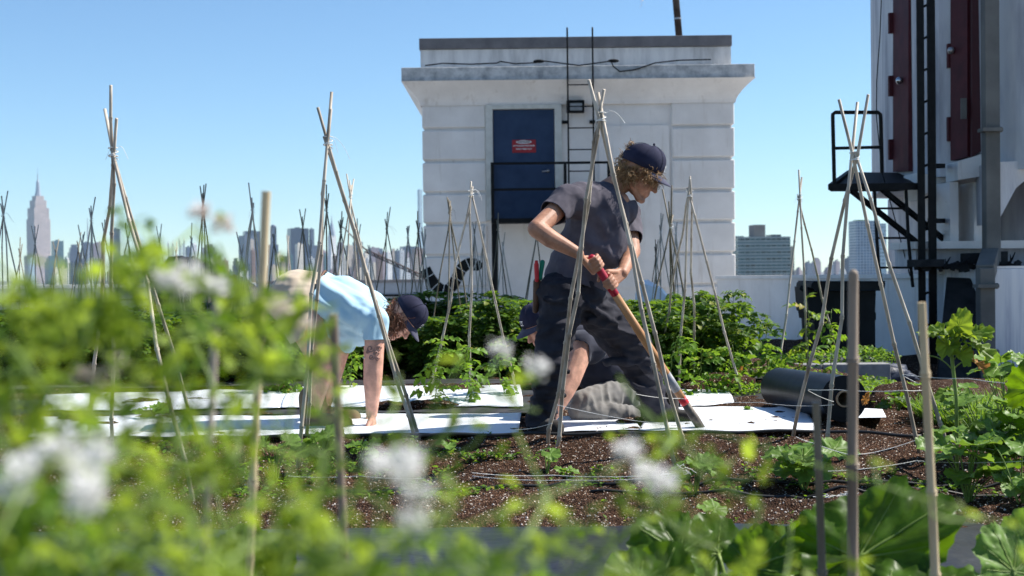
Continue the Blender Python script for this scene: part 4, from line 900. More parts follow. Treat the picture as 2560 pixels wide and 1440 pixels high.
far = [ # lash x, lash y, dist, half width px, dark, top ext px, label
 (8, 540, 12, 70, 0, 'bamboo tripod cut by the left picture edge, upper one'), (50, 640, 17, 45, 1, 'low dark bamboo tripod near the left picture edge'),
 (88, 612, 16, 48, 0, 'bamboo tripod in front of the spired skyscraper'), (229, 552, 12.5, 75, 0, 'bamboo tripod just left of the tall left tripod'),
 (206, 612, 14.5, 55, 0, 'tightly bunched bamboo tripod in front of the dark city towers at left'), (196, 622, 18, 40, 1, 'dark small bamboo tripod left of the bunched one'), (262, 590, 15, 50, 1, 'dark bamboo tripod crossing the tall left tripod'),
 (399, 606, 17, 45, 0, 'bamboo tripod right of the tall left tripod, first behind the herbs'), (440, 640, 19, 36, 0, 'small bamboo tripod in front of the dark mound'), (479, 605, 15.5, 55, 0, 'bamboo tripod over the right part of the dark mound'),
 (508, 520, 13, 60, 1, 'dark bamboo tripod behind the blurred herb top'), (632, 525, 11.5, 70, 0, 'bamboo tripod just left of the tall bamboo stake'), (604, 640, 13, 58, 0, 'low bamboo tripod left of the tall bamboo stake'),
 (685, 606, 17, 42, 1, 'bamboo tripod just right of the tall bamboo stake'), (720, 618, 20, 30, 0, 'tiny pale bamboo tripod above the hips of the woman'), (757, 572, 15, 42, 1, 'dark bamboo tripod in front of the big dark blue slab'),
 (776, 640, 17, 34, 0, 'small bamboo tripod touching the left leg of the centre tripod'), (816, 525, 11.5, 62, 1, 'dark bamboo tripod behind the tall centre tripod'), (877, 492, 10.8, 72, 0, 'pale bamboo tripod right behind the tall centre tripod'),
 (852, 580, 14, 50, 1, 'dark bamboo tripod with knotted top beside the dark boom'), (895, 600, 15, 48, 0, 'pale bamboo tripod below the dark boom'), (925, 640, 18, 34, 0, 'small pale bamboo tripod right of the centre tripod'),
 (967, 572, 14.5, 52, 1, 'thin dark bamboo tripod alone against the sky left of the white building'), (1020, 594, 15, 40, 0, 'narrow tan bamboo tripod left of the white building'), (1046, 584, 13.5, 52, 1, 'dark bamboo tripod at the left corner of the white building'),
 (1060, 622, 14, 40, 0, 'pale bamboo tripod overlapping the wall painting head'), (1125, 532, 11.5, 62, 1, 'dark bamboo tripod over the wall painting'), (1186, 590, 14, 40, 0, 'small bamboo tripod behind the middle sized one'),
 (1245, 574, 14, 40, 1, 'dark bamboo tripod below the steel balcony'), (1258, 620, 16, 42, 0, 'pale small bamboo tripod below the steel balcony'), (1342, 590, 14, 52, 1, 'dark bamboo tripod just left of the elbow of the man'),
 (1208, 610, 15, 36, 0, 'pale bamboo tripod between the wall painting and balcony'), (1652, 582, 14, 40, 0, 'small pale bamboo tripod nearest the chest of the man'), (1690, 586, 14, 36, 0, 'small pale bamboo tripod between the dark and the pale right tripods'),
 (1640, 640, 17, 30, 1, 'small dark bamboo tripod beside the forearm of the man'), (140, 640, 18, 40, 1, 'dark bamboo tripod right of the spired skyscraper'), (320, 600, 15, 50, 0, 'bamboo tripod between the legs of the tall left tripod'),
]
for i, (lx, ly, d, hw_, dk, lb_) in enumerate(far):
    rg = random.Random(i + 50); c = W(lx, ly, d); g0 = gz(c.x, c.y) if d < 20 else .05
    t = empty('bamboo_tripod', (c.x, c.y, g0), lb_, 'plant support', TG); k = rg.choice([3, 4, 4]); a0 = rg.uniform(0, 6)
    R_ = hw_ / FPX * d * rg.uniform(.95, 1.25); r = .0072
    for j in range(k):
        a = a0 + j * 2 * math.pi / k + rg.uniform(-.3, .3); g = Vector((c.x + math.cos(a) * R_, c.y + math.sin(a) * R_ * .9, g0 - .03))
        dd = (c - g).normalized(); q = MB(); pole_mb(q, g, c + dd * rg.uniform(.05, .24), r, r * .8, 6, seed=i * 7 + j, node=.4); q.build('pole', M['bamboo_dark' if dk else 'bamboo'], t, smooth=True)
    twist(c, r * 2.2, M['twine'] if not dk else M['bamboo_dark'], t, tail=rg.random() < .4, turns=2, seed=i); world_children(t)
# single stakes in the foreground
for (a, b_, d, r0, r1, mt, lb_) in (
  ((666, 478), (622, 1500), 1.95, .0066, .0050, 'bamboo_tan', 'tall tan bamboo stake leaning slightly, left of the bending woman'),
  ((545, 650), (505, 1500), 1.35, .0040, .0036, 'bamboo', 'blurred pale stake among the herbs at left'),
  ((833, 786), (868, 1500), 1.8, .0062, .0052, 'bamboo_grey', 'grey bamboo stake with swollen joint in front of the woman'),
  ((2133, 686), (2130, 1560), 2.5, .0094, .0104, 'bamboo_grey', 'thick grey bamboo stake with round top at right'),
  ((2040, 1006), (2062, 1560), 2.5, .0070, .0080, 'bamboo_dark', 'short dark bamboo stake left of the thick grey one'),
  ((2304, 756), (2345, 1560), 2.45, .0074, .0084, 'bamboo_tan', 'brown bamboo stake with frayed top at right, before the big leaf')):
    A_, B_ = W(a[0], a[1], d), W(b_[0], b_[1], d + .05); q = MB(); pole_mb(q, B_ + (B_ - A_).normalized() * .1, A_, r1, r0, 14, node=.2 if d > 2 else .24, seed=int(a[0]), bow=.0015)
    if a[0] == 2133: q.sphere(A_, r0 * .98, 14, 8)
    o = q.build('bamboo_stake', M[mt], smooth=True); tag(o, lb_, 'stake', 'single stakes in the foreground'); o.modifiers.new('es', 'EDGE_SPLIT').split_angle = R(50)
# twine lines between the supports
def line(pts, label, r=.0013):
    q = MB(); P = []
    for i in range(len(pts) - 1):
        a, b_ = pts[i], pts[i + 1]
        for k in range(8): t_ = k / 8; p = a.lerp(b_, t_); p.z -= .02 * 4 * t_ * (1 - t_) * min(1, (b_ - a).length); P.append(p)
    P.append(pts[-1]); q.tube(P, r, 5); return tag(q.build('twine_line', M['twine']), label, 'string')
line([W(1290, 1074, 5.9), W(1380, 1058, 5.6)], 'twine tied low from the white sheet to the tripod in front of the man')
line([W(1392, 1012, 5.65), W(1690, 1064, 5.75)], 'twine running across the kneeling person behind the tripod poles')
line([W(2020, 974, 5.6), W(2090, 974, 5.6), W(2262, 976, 5.6), W(2320, 974, 5.7)], 'twine stretched level across the front of the black roll')
line([W(2020, 976, 5.6), W(2084, 1004, 5.75)], 'short twine slanting between two legs of the right tripod')
line([W(1590, 985, 6.1), W(1700, 996, 6.3), W(1900, 1006, 6.2), W(2084, 1012, 5.75)], 'long thin twine running over the white sheet to the black roll')
line([W(2256, 936, 5.6), W(2420, 946, 5.4), W(2600, 962, 5.2)], 'twine from the right tripod to the picture edge')
line([W(2256, 938, 5.6), W(2300, 960, 5.5)], 'tiny twine knot line at the right tripod leg')
line([W(1990, 1092, 5.55), W(2035, 1108, 5.4), W(2120, 1136, 5.3), W(2180, 1132, 5.35), W(2285, 1102, 5.35), W(2400, 1110, 5.2), W(2600, 1134, 5.0)], 'sagging twine across the soil behind the squash plant', .0013)
line([W(2070, 1178, 5.1), W(2290, 1152, 5.2), W(2600, 1150, 5.0)], 'low twine across the soil at the right tripod feet', .0013)
line([W(1180, 1182, 5.1), W(1380, 1188, 5.15), W(1690, 1184, 5.1)], 'double twine low over the soil left of the young squash, upper strand', .0013)
line([W(1180, 1190, 5.1), W(1420, 1200, 5.1), W(1690, 1188, 5.1)], 'double twine low over the soil left of the young squash, lower strand', .0013)
line([W(720, 1190, 5.1), W(900, 1190, 5.1), W(1060, 1196, 5.1)], 'low twine over the soil left of the double twine', .0013)
# tangle of twine at a tripod foot
q = MB(); c = W(1692, 1180, 5.2)
for k in range(7):
    a = k; P = [c + Vector((.02 * math.sin(a), 0, .012 * math.cos(a)))]
    for j in range(9): P.append(P[-1] + Vector((rng.uniform(-.02, .026), rng.uniform(-.012, .012), rng.uniform(-.02, .017))))
    q.tube(P, .0014, 4)
tag(q.build('twine_tangle', M['twine']), 'tangle of white twine at the foot of the tripod by the young squash', 'string')
q = MB(); c0 = G(2080, 1246, .31)
for k in range(5):
    P = [c0 + Vector((rng.uniform(-.08, .1), rng.uniform(-.03, .03), .012))]
    for j in range(8): P.append(P[-1] + Vector((rng.uniform(-.02, .03), rng.uniform(-.012, .012), .006 * math.sin(j * 1.3))))
    q.tube(P, .0016, 4)
tag(q.build('twine_tangle', M['twine']), 'loose white twine scraps lying under the squash plant at right', 'string')

# ================================================================ LEAVES
def leaf_tpl(n=6, w=.36, serr=.0, curl=.25, fold=.15, lobes=0, seed=0, crinkle=0.0):
    """one leaf blade along +Y, length 1, as (V, tris)"""
    rg = np.random.default_rng(seed); V = []; Fi = []
    for i in range(n + 1):
        t = i / n; hw = w * math.sin(math.pi * (t ** .8)) * (1 - .25 * t)
        if lobes: hw *= 1 + .28 * math.cos(t * lobes * 2 * math.pi)
        if serr: hw *= 1 + serr * (1 if i % 2 else -1)
        z = -curl * t * t
        cz = crinkle * rg.uniform(-1, 1, 2)
        V += [(-hw, t, z + fold * hw + cz[0]), (0, t, z), (hw, t, z + fold * hw + cz[1])]
    for i in range(n):
        a = i * 3
        Fi += [(a, a + 1, a + 4), (a, a + 4, a + 3), (a + 1, a + 2, a + 5), (a + 1, a + 5, a + 4)]
    return np.array(V, float), np.array(Fi)
def compound_tpl(pairs=3, seed=0, w=.42, droop=.4):
    rg = np.random.default_rng(seed); Vs, Fs, b = [], [], 0
    L, LF = leaf_tpl(4, w, serr=.22, curl=.35, fold=.3, seed=seed, crinkle=.04)
    def put(pos, ang, s, tilt):
        nonlocal b
        c, sn = math.cos(ang), math.sin(ang); v = L * s; ct, st_ = math.cos(tilt), math.sin(tilt)
        y = v[:, 1] * ct - v[:, 2] * st_; z = v[:, 1] * st_ + v[:, 2] * ct; x = v[:, 0]
        Vs.append(np.stack([x * c - y * sn + pos[0], x * sn + y * c + pos[1], z + pos[2]], -1)); Fs.append(LF + b); b += len(L)
    for i in range(pairs):
        t = .25 + .55 * i / max(1, pairs - 1); z = -droop * t * t; s = .34 + .1 * math.sin(t * 3)
        put((0, t, z), 1.15 + rg.uniform(-.2, .2), s * rg.uniform(.85, 1.15), rg.uniform(-.5, .1)); put((0, t, z), -1.15 + rg.uniform(-.2, .2), s * rg.uniform(.85, 1.15), rg.uniform(-.5, .1))
    put((0, .9, -droop * .81), rg.uniform(-.2, .2), .45, -.5)
    # stalk
    st = np.array([(-.008, 0, 0), (.008, 0, 0), (.006, .5, -droop * .25), (-.006, .5, -droop * .25), (0, .95, -droop * .9)]); Vs.append(st); Fs.append(np.array([(0, 1, 2), (0, 2, 3), (3, 2, 4)]) + b)
    return np.concatenate(Vs), np.concatenate(Fs)
def scatter(tpls, P, Dr, S, roll=None, rgn=None):
    """place templates (leaf along +Y) at points P with directions Dr, scale S -> V, F"""
    rgn = rgn or nrg; Vs, Fs, b = [], [], 0; P = np.asarray(P, float); Dr = np.asarray(Dr, float); n = len(P)
    Dr = Dr / (np.linalg.norm(Dr, axis=1, keepdims=True) + 1e-9)
    up = np.tile(np.array([[0, 0, 1.]]), (n, 1)) + rgn.normal(0, .35, (n, 3)); X = np.cross(Dr, up); X /= np.linalg.norm(X, axis=1, keepdims=True) + 1e-9; Z = np.cross(X, Dr)
    S = np.asarray(S, float) * np.ones(n); k = rgn.integers(0, len(tpls), n)
    for ti, (V, Fi) in enumerate(tpls):
        ix = np.where(k == ti)[0]
        if not len(ix): continue
        A = V[None, :, :] * S[ix][:, None, None]
        Wd = A[..., 0:1] * X[ix][:, None] + A[..., 1:2] * Dr[ix][:, None] + A[..., 2:3] * Z[ix][:, None] + P[ix][:, None]
        Vs.append(Wd.reshape(-1, 3)); Fs.append((Fi[None] + (np.arange(len(ix)) * len(V))[:, None, None]).reshape(-1, 3) + b); b += len(ix) * len(V)
    return np.concatenate(Vs), np.concatenate(Fs)
SIMPLE = [leaf_tpl(5, .30, seed=i, curl=.3 * i, fold=.25, crinkle=.03) for i in range(3)]
COMP = [compound_tpl(3, seed=i, droop=.3 + .2 * i) for i in range(4)]
# ---------------------------------------------------------------- tomato plants
def tomato_protos():
    out = []
    for s in range(5):
        rg = np.random.default_rng(100 + s); q = MB(); P, Dr, S = [], [], []
        H = 1.0
        for k in range(6):
            a = rg.uniform(0, 6.28); r = rg.uniform(0, .12); pts = [Vector((r * math.cos(a), r * math.sin(a), 0))]
            for j in range(8): pts.append(pts[-1] + Vector((rg.normal(0, .035) + math.cos(a) * .025, rg.normal(0, .035) + math.sin(a) * .025, H / 8 * rg.uniform(.85, 1.08))))
            q.tube(pts, [.007 * (1 - .08 * j) for j in range(9)], 5)
            for j in range(1, 9):
                for m_ in range(7):
                    aa = rg.uniform(0, 6.28); P.append(pts[j]); up = .25 if j < 7 else .6; Dr.append((math.cos(aa), math.sin(aa), rg.uniform(-.35, up))); S.append(rg.uniform(.09, .18))
        V, Fi = scatter(COMP, P, Dr, S, rgn=rg); out.append((q, V, Fi))
    return out
TP = tomato_protos(); tom_me = []
for q, V, Fi in TP:
    st = q.build('stem', M['stem'], smooth=True); lf = tri_obj('foliage', V, Fi, M['tomato'], smooth=True); tom_me.append((st.data, lf.data)); bpy.data.objects.remove(st); bpy.data.objects.remove(lf)
ntom = 0
def tomato(x, y, h, label, wsc=1.0, k=None, group='tomato plants in rows'):
    global ntom
    t = empty('tomato_plant', (x, y, gz(x, y)), label, 'tomato plant', group, rz=rng.uniform(0, 6.28)); t.scale = (wsc, wsc, h)
    a, b_ = tom_me[ntom % 5 if k is None else k]; ntom += 1
    link(bpy.data.objects.new('stem', a), t); link(bpy.data.objects.new('foliage', b_), t); return t
row1 = []
for i, px in enumerate(range(40, 1560, 74)):
    q_ = W(px + rng.uniform(-12, 12), 930, 10.6 + rng.uniform(-.3, .5)); h = {0: .5}.get(i, rng.uniform(.40, .56))
    tomato(q_.x, q_.y, h, 'tomato plant in the long row behind the white sheets, %s from left' % ordinal(i), wsc=rng.uniform(.85, 1.1))
for i, px in enumerate(range(90, 1500, 96)):
    q_ = W(px + rng.uniform(-20, 20), 900, 12.0 + rng.uniform(-.4, .3)); tomato(q_.x, q_.y, rng.uniform(.42, .60), 'tomato plant in the back row below the skyline, %s from left' % ordinal(i), wsc=rng.uniform(.9, 1.2))
for i, px in enumerate(range(0, 1500, 110)):
    q_ = W(px + rng.uniform(-20, 20), 900, 14.6 + rng.uniform(-.4, .6)); tomato(q_.x, q_.y, rng.uniform(.34, .50), 'small tomato plant far back by the parapet, %s from left' % ordinal(i), wsc=rng.uniform(.8, 1.1))
for i, (px, py, d, h, ws) in enumerate(((1600, 930, 9.3, .44, .8), (1655, 930, 9.1, .50, .8), (1712, 930, 9.4, .56, .8), (1768, 930, 9.3, .56, .75), (1742, 930, 9.9, .66, .7), (1815, 930, 9.5, .44, .65), (1690, 930, 10.2, .56, .8), (1640, 930, 10.0, .48, .8))):
    q_ = W(px, py, d); tomato(q_.x, q_.y, h, 'dense tomato plant in the right bush behind the tool, %s of eight' % ordinal(i), ws)
# young thin tomato plants with sparse leaves, tied beside the poles
def sprig(name, base, h, nleaf, ls, mt, label, cat, tpl=None, group=None, lean=.0, stemr=.004, seed=0, spread=1.0, low=.15):
    rg = np.random.default_rng(seed + 900); t = empty(name, base, label, cat, group); q = MB(); pts = [Vector((0, 0, -.02))]
    for j in range(9): pts.append(pts[-1] + Vector((rg.normal(0, .012) + lean, rg.normal(0, .012), h / 9)))
    q.tube(pts, [stemr * (1 - .07 * j) for j in range(10)], 6); P, Dr, S = [], [], []
    for i in range(nleaf):
        f = low + (1 - low) * (i + rg.random()) / nleaf; j = min(8, int(f * 9)); p = pts[j].lerp(pts[j + 1], f * 9 - j if f * 9 - j < 1 else 1); a = rg.uniform(0, 6.28)
        P.append(p); Dr.append((math.cos(a) * spread, math.sin(a) * spread, rg.uniform(-.3, .7))); S.append(ls * rg.uniform(.6, 1.15))
    V, Fi = scatter(tpl or COMP, P, Dr, S, rgn=rg); q.build('stem', M['stem'], t, smooth=True); tri_obj('foliage', V, Fi, M[mt], t, smooth=True); return t
YG = 'young tomato plants tied to poles'
for i, (px, py, h, nl, lb_) in enumerate(((1088, 1002, .44, 10, 'thin young tomato plant at the left foot of the middle sized tripod'), (880, 975, .50, 8, 'thin young tomato plant showing behind the arm of the woman'), (1176, 1000, .38, 9, 'young tomato plant at the centre pole of the middle sized tripod'),
    (1262, 990, .40, 9, 'young tomato plant at the right foot of the middle sized tripod'), (1700, 990, .42, 9, 'young tomato plant at the left foot of the pale right tripod'), (1760, 985, .34, 8, 'young tomato plant between the feet of the pale right tripod'), (1815, 980, .34, 8, 'young curled tomato plant left of the black roll'),
    (740, 985, .36, 9, 'young drooping tomato plant left of the legs of the woman'), (690, 985, .3, 6, 'sparse young tomato plant by the tan stake'))):
    q_ = G(px, py, .4); sprig('young_tomato', (q_.x, q_.y, gz(q_.x, q_.y)), h, nl * 2, .12, 'weed', lb_, 'tomato plant', group=YG, seed=i)
for i, (px, d, h, lb_) in enumerate(((1945, 9.7, .52, 'wilting tomato plant at the left leg of the thin tripod'), (2015, 9.7, .62, 'wilting tomato plant at the centre leg of the thin tripod'), (2085, 9.9, .58, 'wilting tomato plant at the right leg of the thin tripod'), (1915, 9.3, .34, 'low wilting tomato plant left of the thin tripod'))):
    p = W(px, 900, d); sprig('wilted_tomato', (p.x, p.y, gz(p.x, p.y)), h, 16, .13, 'weed' if i != 1 else 'sunleaf', lb_, 'tomato plant', group=YG, seed=40 + i)
# ---------------------------------------------------------------- broad leaved plants
def broad_leaf(size, seed=0, lobes=5, wav=.10, cup=.25, droop=.3, rings=None, seg=None, veins=.02, narrow=1.0, fray=0.05):
    """broad ruffled leaf with puckered blade; stalk joint at the origin, blade along +Y; returns (V, F)"""
    big = size > .17; rings = rings or (14 if big else 7); seg = seg or (96 if big else 44)
    rg = np.random.default_rng(seed); V = [(0, 0, 0)]; ph = rg.uniform(0, 6)
    sh = rg.uniform(-fray, fray, seg); sd = Vector((seed * 3.7 % 50, 0, 0)); va = [0, .62, -.62, 1.25, -1.25, 1.95, -1.95]
    for r_ in range(1, rings + 1):
        f = r_ / rings
        for j in range(seg):
            a = 2 * math.pi * j / seg; b = a - math.pi / 2          # b = 0 at the tip
            bb = math.atan2(math.sin(b), math.cos(b))
            base = .55 + .45 * math.cos(bb / 2) ** .8
            notch = 1 - .82 * math.exp(-((abs(bb) - math.pi) / .33) ** 2)
            lob = 1 + .07 * math.cos(bb * 10 / 3.3) * f + .035 * math.cos(19 * bb + ph)
            rad = size * .60 * base * notch * lob * (1 + sh[j] * f * f)
            x = rad * f * math.cos(a) * narrow; y = rad * f * math.sin(a)
            rr = math.hypot(x, y) / size
            near = min(abs(bb - v) for v in va); trough = math.exp(-(near * (rr + .08) / .035) ** 2)
            n1 = noise.noise(Vector((x / size * 9, y / size * 9, 0)) + sd); n2 = noise.noise(Vector((x / size * 22, y / size * 22, 0)) + sd)
            z = cup * rr * rr * size * 1.6 - droop * max(0, y / size) ** 2 * size + wav * size * f ** 2 * math.sin(lobes * a + ph) * .55 + wav * size * .45 * f ** 3 * math.sin(11 * a + ph * 3) + size * f * (.045 * n1 + .018 * n2) - .022 * size * trough * (1 - f * .6)
            V.append((x, y, z))
    Fi = [(0, 1 + j, 1 + (j + 1) % seg) for j in range(seg)]
    for r_ in range(rings - 1):
        for j in range(seg):
            a, b_ = 1 + r_ * seg + j, 1 + r_ * seg + (j + 1) % seg; Fi += [(a, a + seg, b_ + seg), (a, b_ + seg, b_)]
    return np.array(V), np.array(Fi)
def orient(V, pos, d, up):
    d = Vector(d).normalized(); up = Vector(up); x = d.cross(up).normalized(); z = x.cross(d); Mx = np.array([[x.x, d.x, z.x], [x.y, d.y, z.y], [x.z, d.z, z.z]]); return V @ Mx.T + np.array(pos)
def broad_plant(name, base, leaves, label, cat, mt, group=None, stemr=.006, seed=0, narrow=1.0, wav=.1, lobes=5):
    """leaves: (dx, dy, dz of the blade joint, blade direction, normal, size)"""
    t = empty(name, base, label, cat, group); q = MB()
    for i, (dx, dy, dz, dr, up, sz) in enumerate(leaves):
        e = Vector((dx, dy, dz)); mid = Vector((dx * .35, dy * .35, dz * .75)); P = [Vector((0, 0, -.03)) * (1 - u) ** 2 + mid * 2 * u * (1 - u) + e * u * u for u in np.linspace(0, 1, 8)]
        q.tube(P, [stemr * (1 - .045 * k) for k in range(8)], 7)
        V, Fi = broad_leaf(sz, seed * 31 + i, lobes=lobes, wav=wav, narrow=narrow if sz < .4 else .68, cup=rng.uniform(.0, .3), droop=rng.uniform(.1, .45)); V = orient(V, e, dr, up)
        lf = tri_obj('leaf', V, Fi, M[mt], t, smooth=True)
        vn = MB(); Dv = Vector(dr).normalized(); X = Dv.cross(Vector(up)).normalized()
        if sz > .12:   # raised midrib and veins follow the blade
            sg_ = 96 if sz > .17 else 44; rn = 14 if sz > .17 else 7
            nrm = Vector(up).normalized() * .0015
            for ang, ln in ((0, .56), (.62, .48), (-.62, .48), (1.25, .38), (-1.25, .38), (1.95, .28), (-1.95, .28)):
                jj = int(round((math.pi / 2 - ang) / (2 * math.pi) * sg_)) % sg_; Pv = [Vector(V[0]) + nrm] + [Vector(V[1 + r_ * sg_ + jj]) + nrm for r_ in range(rn - (1 if ang == 0 else 2))]
                vn.tube(Pv, [.0028 * (1 - .85 * f) * (1.5 if ang == 0 else 1) for f in np.linspace(0, 1, len(Pv))], 4)
            vn.build('vein', M['stem'], lf, smooth=True)
    q.build('stem', M['stem'], t, smooth=True); return t
def rosette(name, px, py, size, n, label, cat='squash plant', mt='squash_pale', h=.12, group=None, seed=0, z=None, flat=.5, narrow=1., d=None):
    rg = random.Random(seed + 77); g = G(px, py, .31) if d is None else W(px, py, d); g.z = float(soilz(g.x, g.y)) if d is None else g.z; L = []
    for i in range(n):
        a = rg.uniform(0, 6.28); rr = rg.uniform(.25, .9) * size * .9; dz = h * rg.uniform(.5, 1.25)
        u = Vector((math.cos(a) * .5 + rg.uniform(-.3, .3), math.sin(a) * .5 - .35, .8)); dr = Vector((math.cos(a), math.sin(a) * .8, rg.uniform(-.5, .35)))
        L.append((math.cos(a) * rr, math.sin(a) * rr * .7, dz, dr, u, size * rg.uniform(.6, 1.1)))
    return broad_plant(name, (g.x, g.y, g.z), L, label, cat, mt, group, stemr=.0035, seed=seed, wav=.10, narrow=narrow)
SQ = 'young squash plants on the soil'
rosette('squash_plant', 1735, 1238, .105, 7, 'young squash plant at the tripod foot, wilting pale leaves', h=.11, group=SQ, seed=1)
rosette('squash_plant', 1368, 1195, .075, 3, 'small two-leaved squash seedling below the left pole of the tripod before the man', h=.08, group=SQ, seed=2)
rosette('squash_plant', 1420, 1200, .06, 3, 'squash seedling lying right of the round-leaved seedling', h=.03, group=SQ, seed=3)
rosette('squash_plant', 2010, 1215, .15, 13, 'bushy squash plant at the right tripod feet, behind the dark stake', h=.15, group=SQ, seed=4)
rosette('squash_plant', 1770, 1290, .09, 2, 'single round squash leaf on the soil below the wilting plant', h=.03, group=SQ, seed=5)
rosette('squash_plant', 2245, 1068, .10, 8, 'dark green squash plant on the soil right of the black roll', mt='squash', h=.09, group=SQ, seed=6)
rosette('squash_plant', 2420, 1255, .17, 14, 'large squash plant right of the brown stake', mt='squash_pale', h=.22, group=SQ, seed=7)
rosette('squash_plant', 2520, 1240, .16, 12, 'squash plant cut by the right picture edge', mt='squash', h=.24, group=SQ, seed=8)
rosette('squash_plant', 2405, 1120, .11, 7, 'small upright squash plant under the tall sunflower', mt='sunleaf', h=.16, group=SQ, seed=9)
rosette('squash_plant', 1122, 1168, .07, 4, 'small seedling half hidden by blurred herbs right of the low twine', h=.05, group=SQ, seed=10)
rosette('squash_plant', 900, 1192, .08, 8, 'squash plant right of the grey stake, partly hidden', h=.08, group=SQ, seed=11)
rosette('squash_plant', 800, 1200, .11, 10, 'squash plant left of the grey stake, partly hidden', h=.14, group=SQ, seed=12)
rosette('squash_plant', 690, 1215, .10, 9, 'squash plant right of the tan stake, partly hidden', h=.14, group=SQ, seed=13)
rosette('squash_plant', 380, 1096, .09, 4, 'seedling on the white sheet edge at left', h=.06, group=SQ, seed=14)
rosette('squash_plant', 1878, 1072, .035, 3, 'tiny dark seedling growing through the white sheet by the tool', mt='squash', h=.03, group=SQ, seed=15)
rosette('squash_plant', 950, 1082, .04, 3, 'tiny dark seedling at the edge of the long white sheet', mt='squash', h=.03, group=SQ, seed=16)
rosette('squash_plant', 1550, 1086, .03, 3, 'tiny seedling at the edge of the small white sheet patch', mt='squash', h=.02, group=SQ, seed=17)
# beans / broad plants at right edge behind
BG = 'bean plants at the right edge'
for i, (px, d, h, sz, n, lb_) in enumerate(((2470, 5.6, .32, .12, 14, 'bean plant right of the tall sunflower'), (2520, 5.9, .42, .13, 14, 'taller bean plant behind the first bean plant'), (2550, 4.9, .26, .12, 12, 'bean plant cut by the right edge above the squash'), (2440, 6.3, .22, .09, 9, 'low bean plant behind the twine'))):
    p = W(px, 900, d); g = (p.x, p.y, gz(p.x, p.y)); rg = random.Random(i + 300); L = []
    for k in range(n):
        a = rg.uniform(0, 6.28); L.append((math.cos(a) * .11, math.sin(a) * .11, h * rg.uniform(.35, 1.1), Vector((math.cos(a), math.sin(a), rg.uniform(-.6, .2))), Vector((math.cos(a) * .3, math.sin(a) * .3 - .2, 1)), sz * rg.uniform(.6, 1.1)))
    broad_plant('bean_plant', g, L, lb_, 'bean plant', 'squash_pale', BG, stemr=.003, seed=300 + i, lobes=3, wav=.07)
p = W(2590, 905, 5.2); broad_plant('squash_plant', (p.x, p.y, gz(p.x, p.y)), [(0.0, 0, .40, (-.3, -.2, .6), (-.5, -.5, .6), .21), (.05, .05, .36, (.8, 0, .1), (0, -.6, 1), .2)], 'big dark leaf rising at the right edge above the beans', 'squash plant', 'squash', SQ, seed=71)
# sunflower-like plant
p = W(2392, 1090, 5.55); rg = random.Random(5)
t = empty('sunflower_plant', (p.x, p.y, p.z), 'tall young sunflower plant with curled leaves before the dark board', 'sunflower'); q = MB()
S_ = FPX / 5.55; hh = lambda py: (1090 - py) / S_
q.tube([(0, 0, -.2), (.0, 0, hh(1000)), (-.012, 0, hh(930)), (-.02, 0, hh(880)), (-.018, 0, hh(840))], [.0085, .0075, .0075, .008, .005], 9)
L = [ # joint start y, joint x px, py, direction, up, size, material
 (900, 2330, 830, (-.9, -.1, -.1), (-.2, -.5, 1), .10), (880, 2360, 838, (-.7, -.3, .4), (0, -.8, .8), .12), (870, 2395, 815, (.25, -.2, .9), (0, -1, .2), .13), (860, 2420, 835, (.9, -.1, .15), (0, -.5, 1), .15),
 (880, 2370, 860, (-.5, -.6, -.5), (-.3, -.8, .6), .12), (870, 2400, 880, (.1, -.7, -.7), (.1, -.9, .4), .11), (905, 2434, 862, (.8, -.2, -.55), (.2, -.6, .9), .14), (868, 2385, 842, (-.2, -.5, .5), (0, -.9, .5), .10), (875, 2446, 838, (.9, .2, .0), (.1, -.7, .6), .10)]
for i, (sy, jx, jy, dr, up, sz) in enumerate(L):
    a = Vector((-.018, 0, hh(sy))); e = Vector(((jx - 2392) / S_, -.02, hh(jy))); mid = (a + e) / 2 + Vector((0, 0, .03)); q.tube([a.lerp(mid, u).lerp(mid.lerp(e, u), u) for u in np.linspace(0, 1, 6)], .0028, 5)
    V, Fi = broad_leaf(sz, 500 + i, lobes=3, wav=.16, narrow=.72, cup=.35, droop=.6, fray=.12); tri_obj('leaf', orient(V, e, dr, up), Fi, M['sunleaf'], t, smooth=True)
for sgn_, (mx, my), (ex, ey) in ((1, (2418, 888), (2438, 905)), (-1, (2355, 890), (2322, 888))):
    a = Vector((-.015, 0, hh(925))); mid = Vector(((mx - 2392) / S_, 0, hh(my))); e = Vector(((ex - 2392) / S_, -.01, hh(ey))); q.tube([a.lerp(mid, u).lerp(mid.lerp(e, u), u) for u in np.linspace(0, 1, 8)], .003, 5)
    if sgn_ > 0:
        V, Fi = broad_leaf(.09, 520, lobes=3, wav=.3, narrow=.5, cup=.6, droop=1.0, fray=.2); o = tri_obj('leaf', orient(V, e, (.8, -.2, -.5), (0, -.8, 1)), Fi, M['dry'], t, smooth=True); o['label'] = 'withered orange brown leaf'
q.build('stem', M['stem'], t, smooth=True)
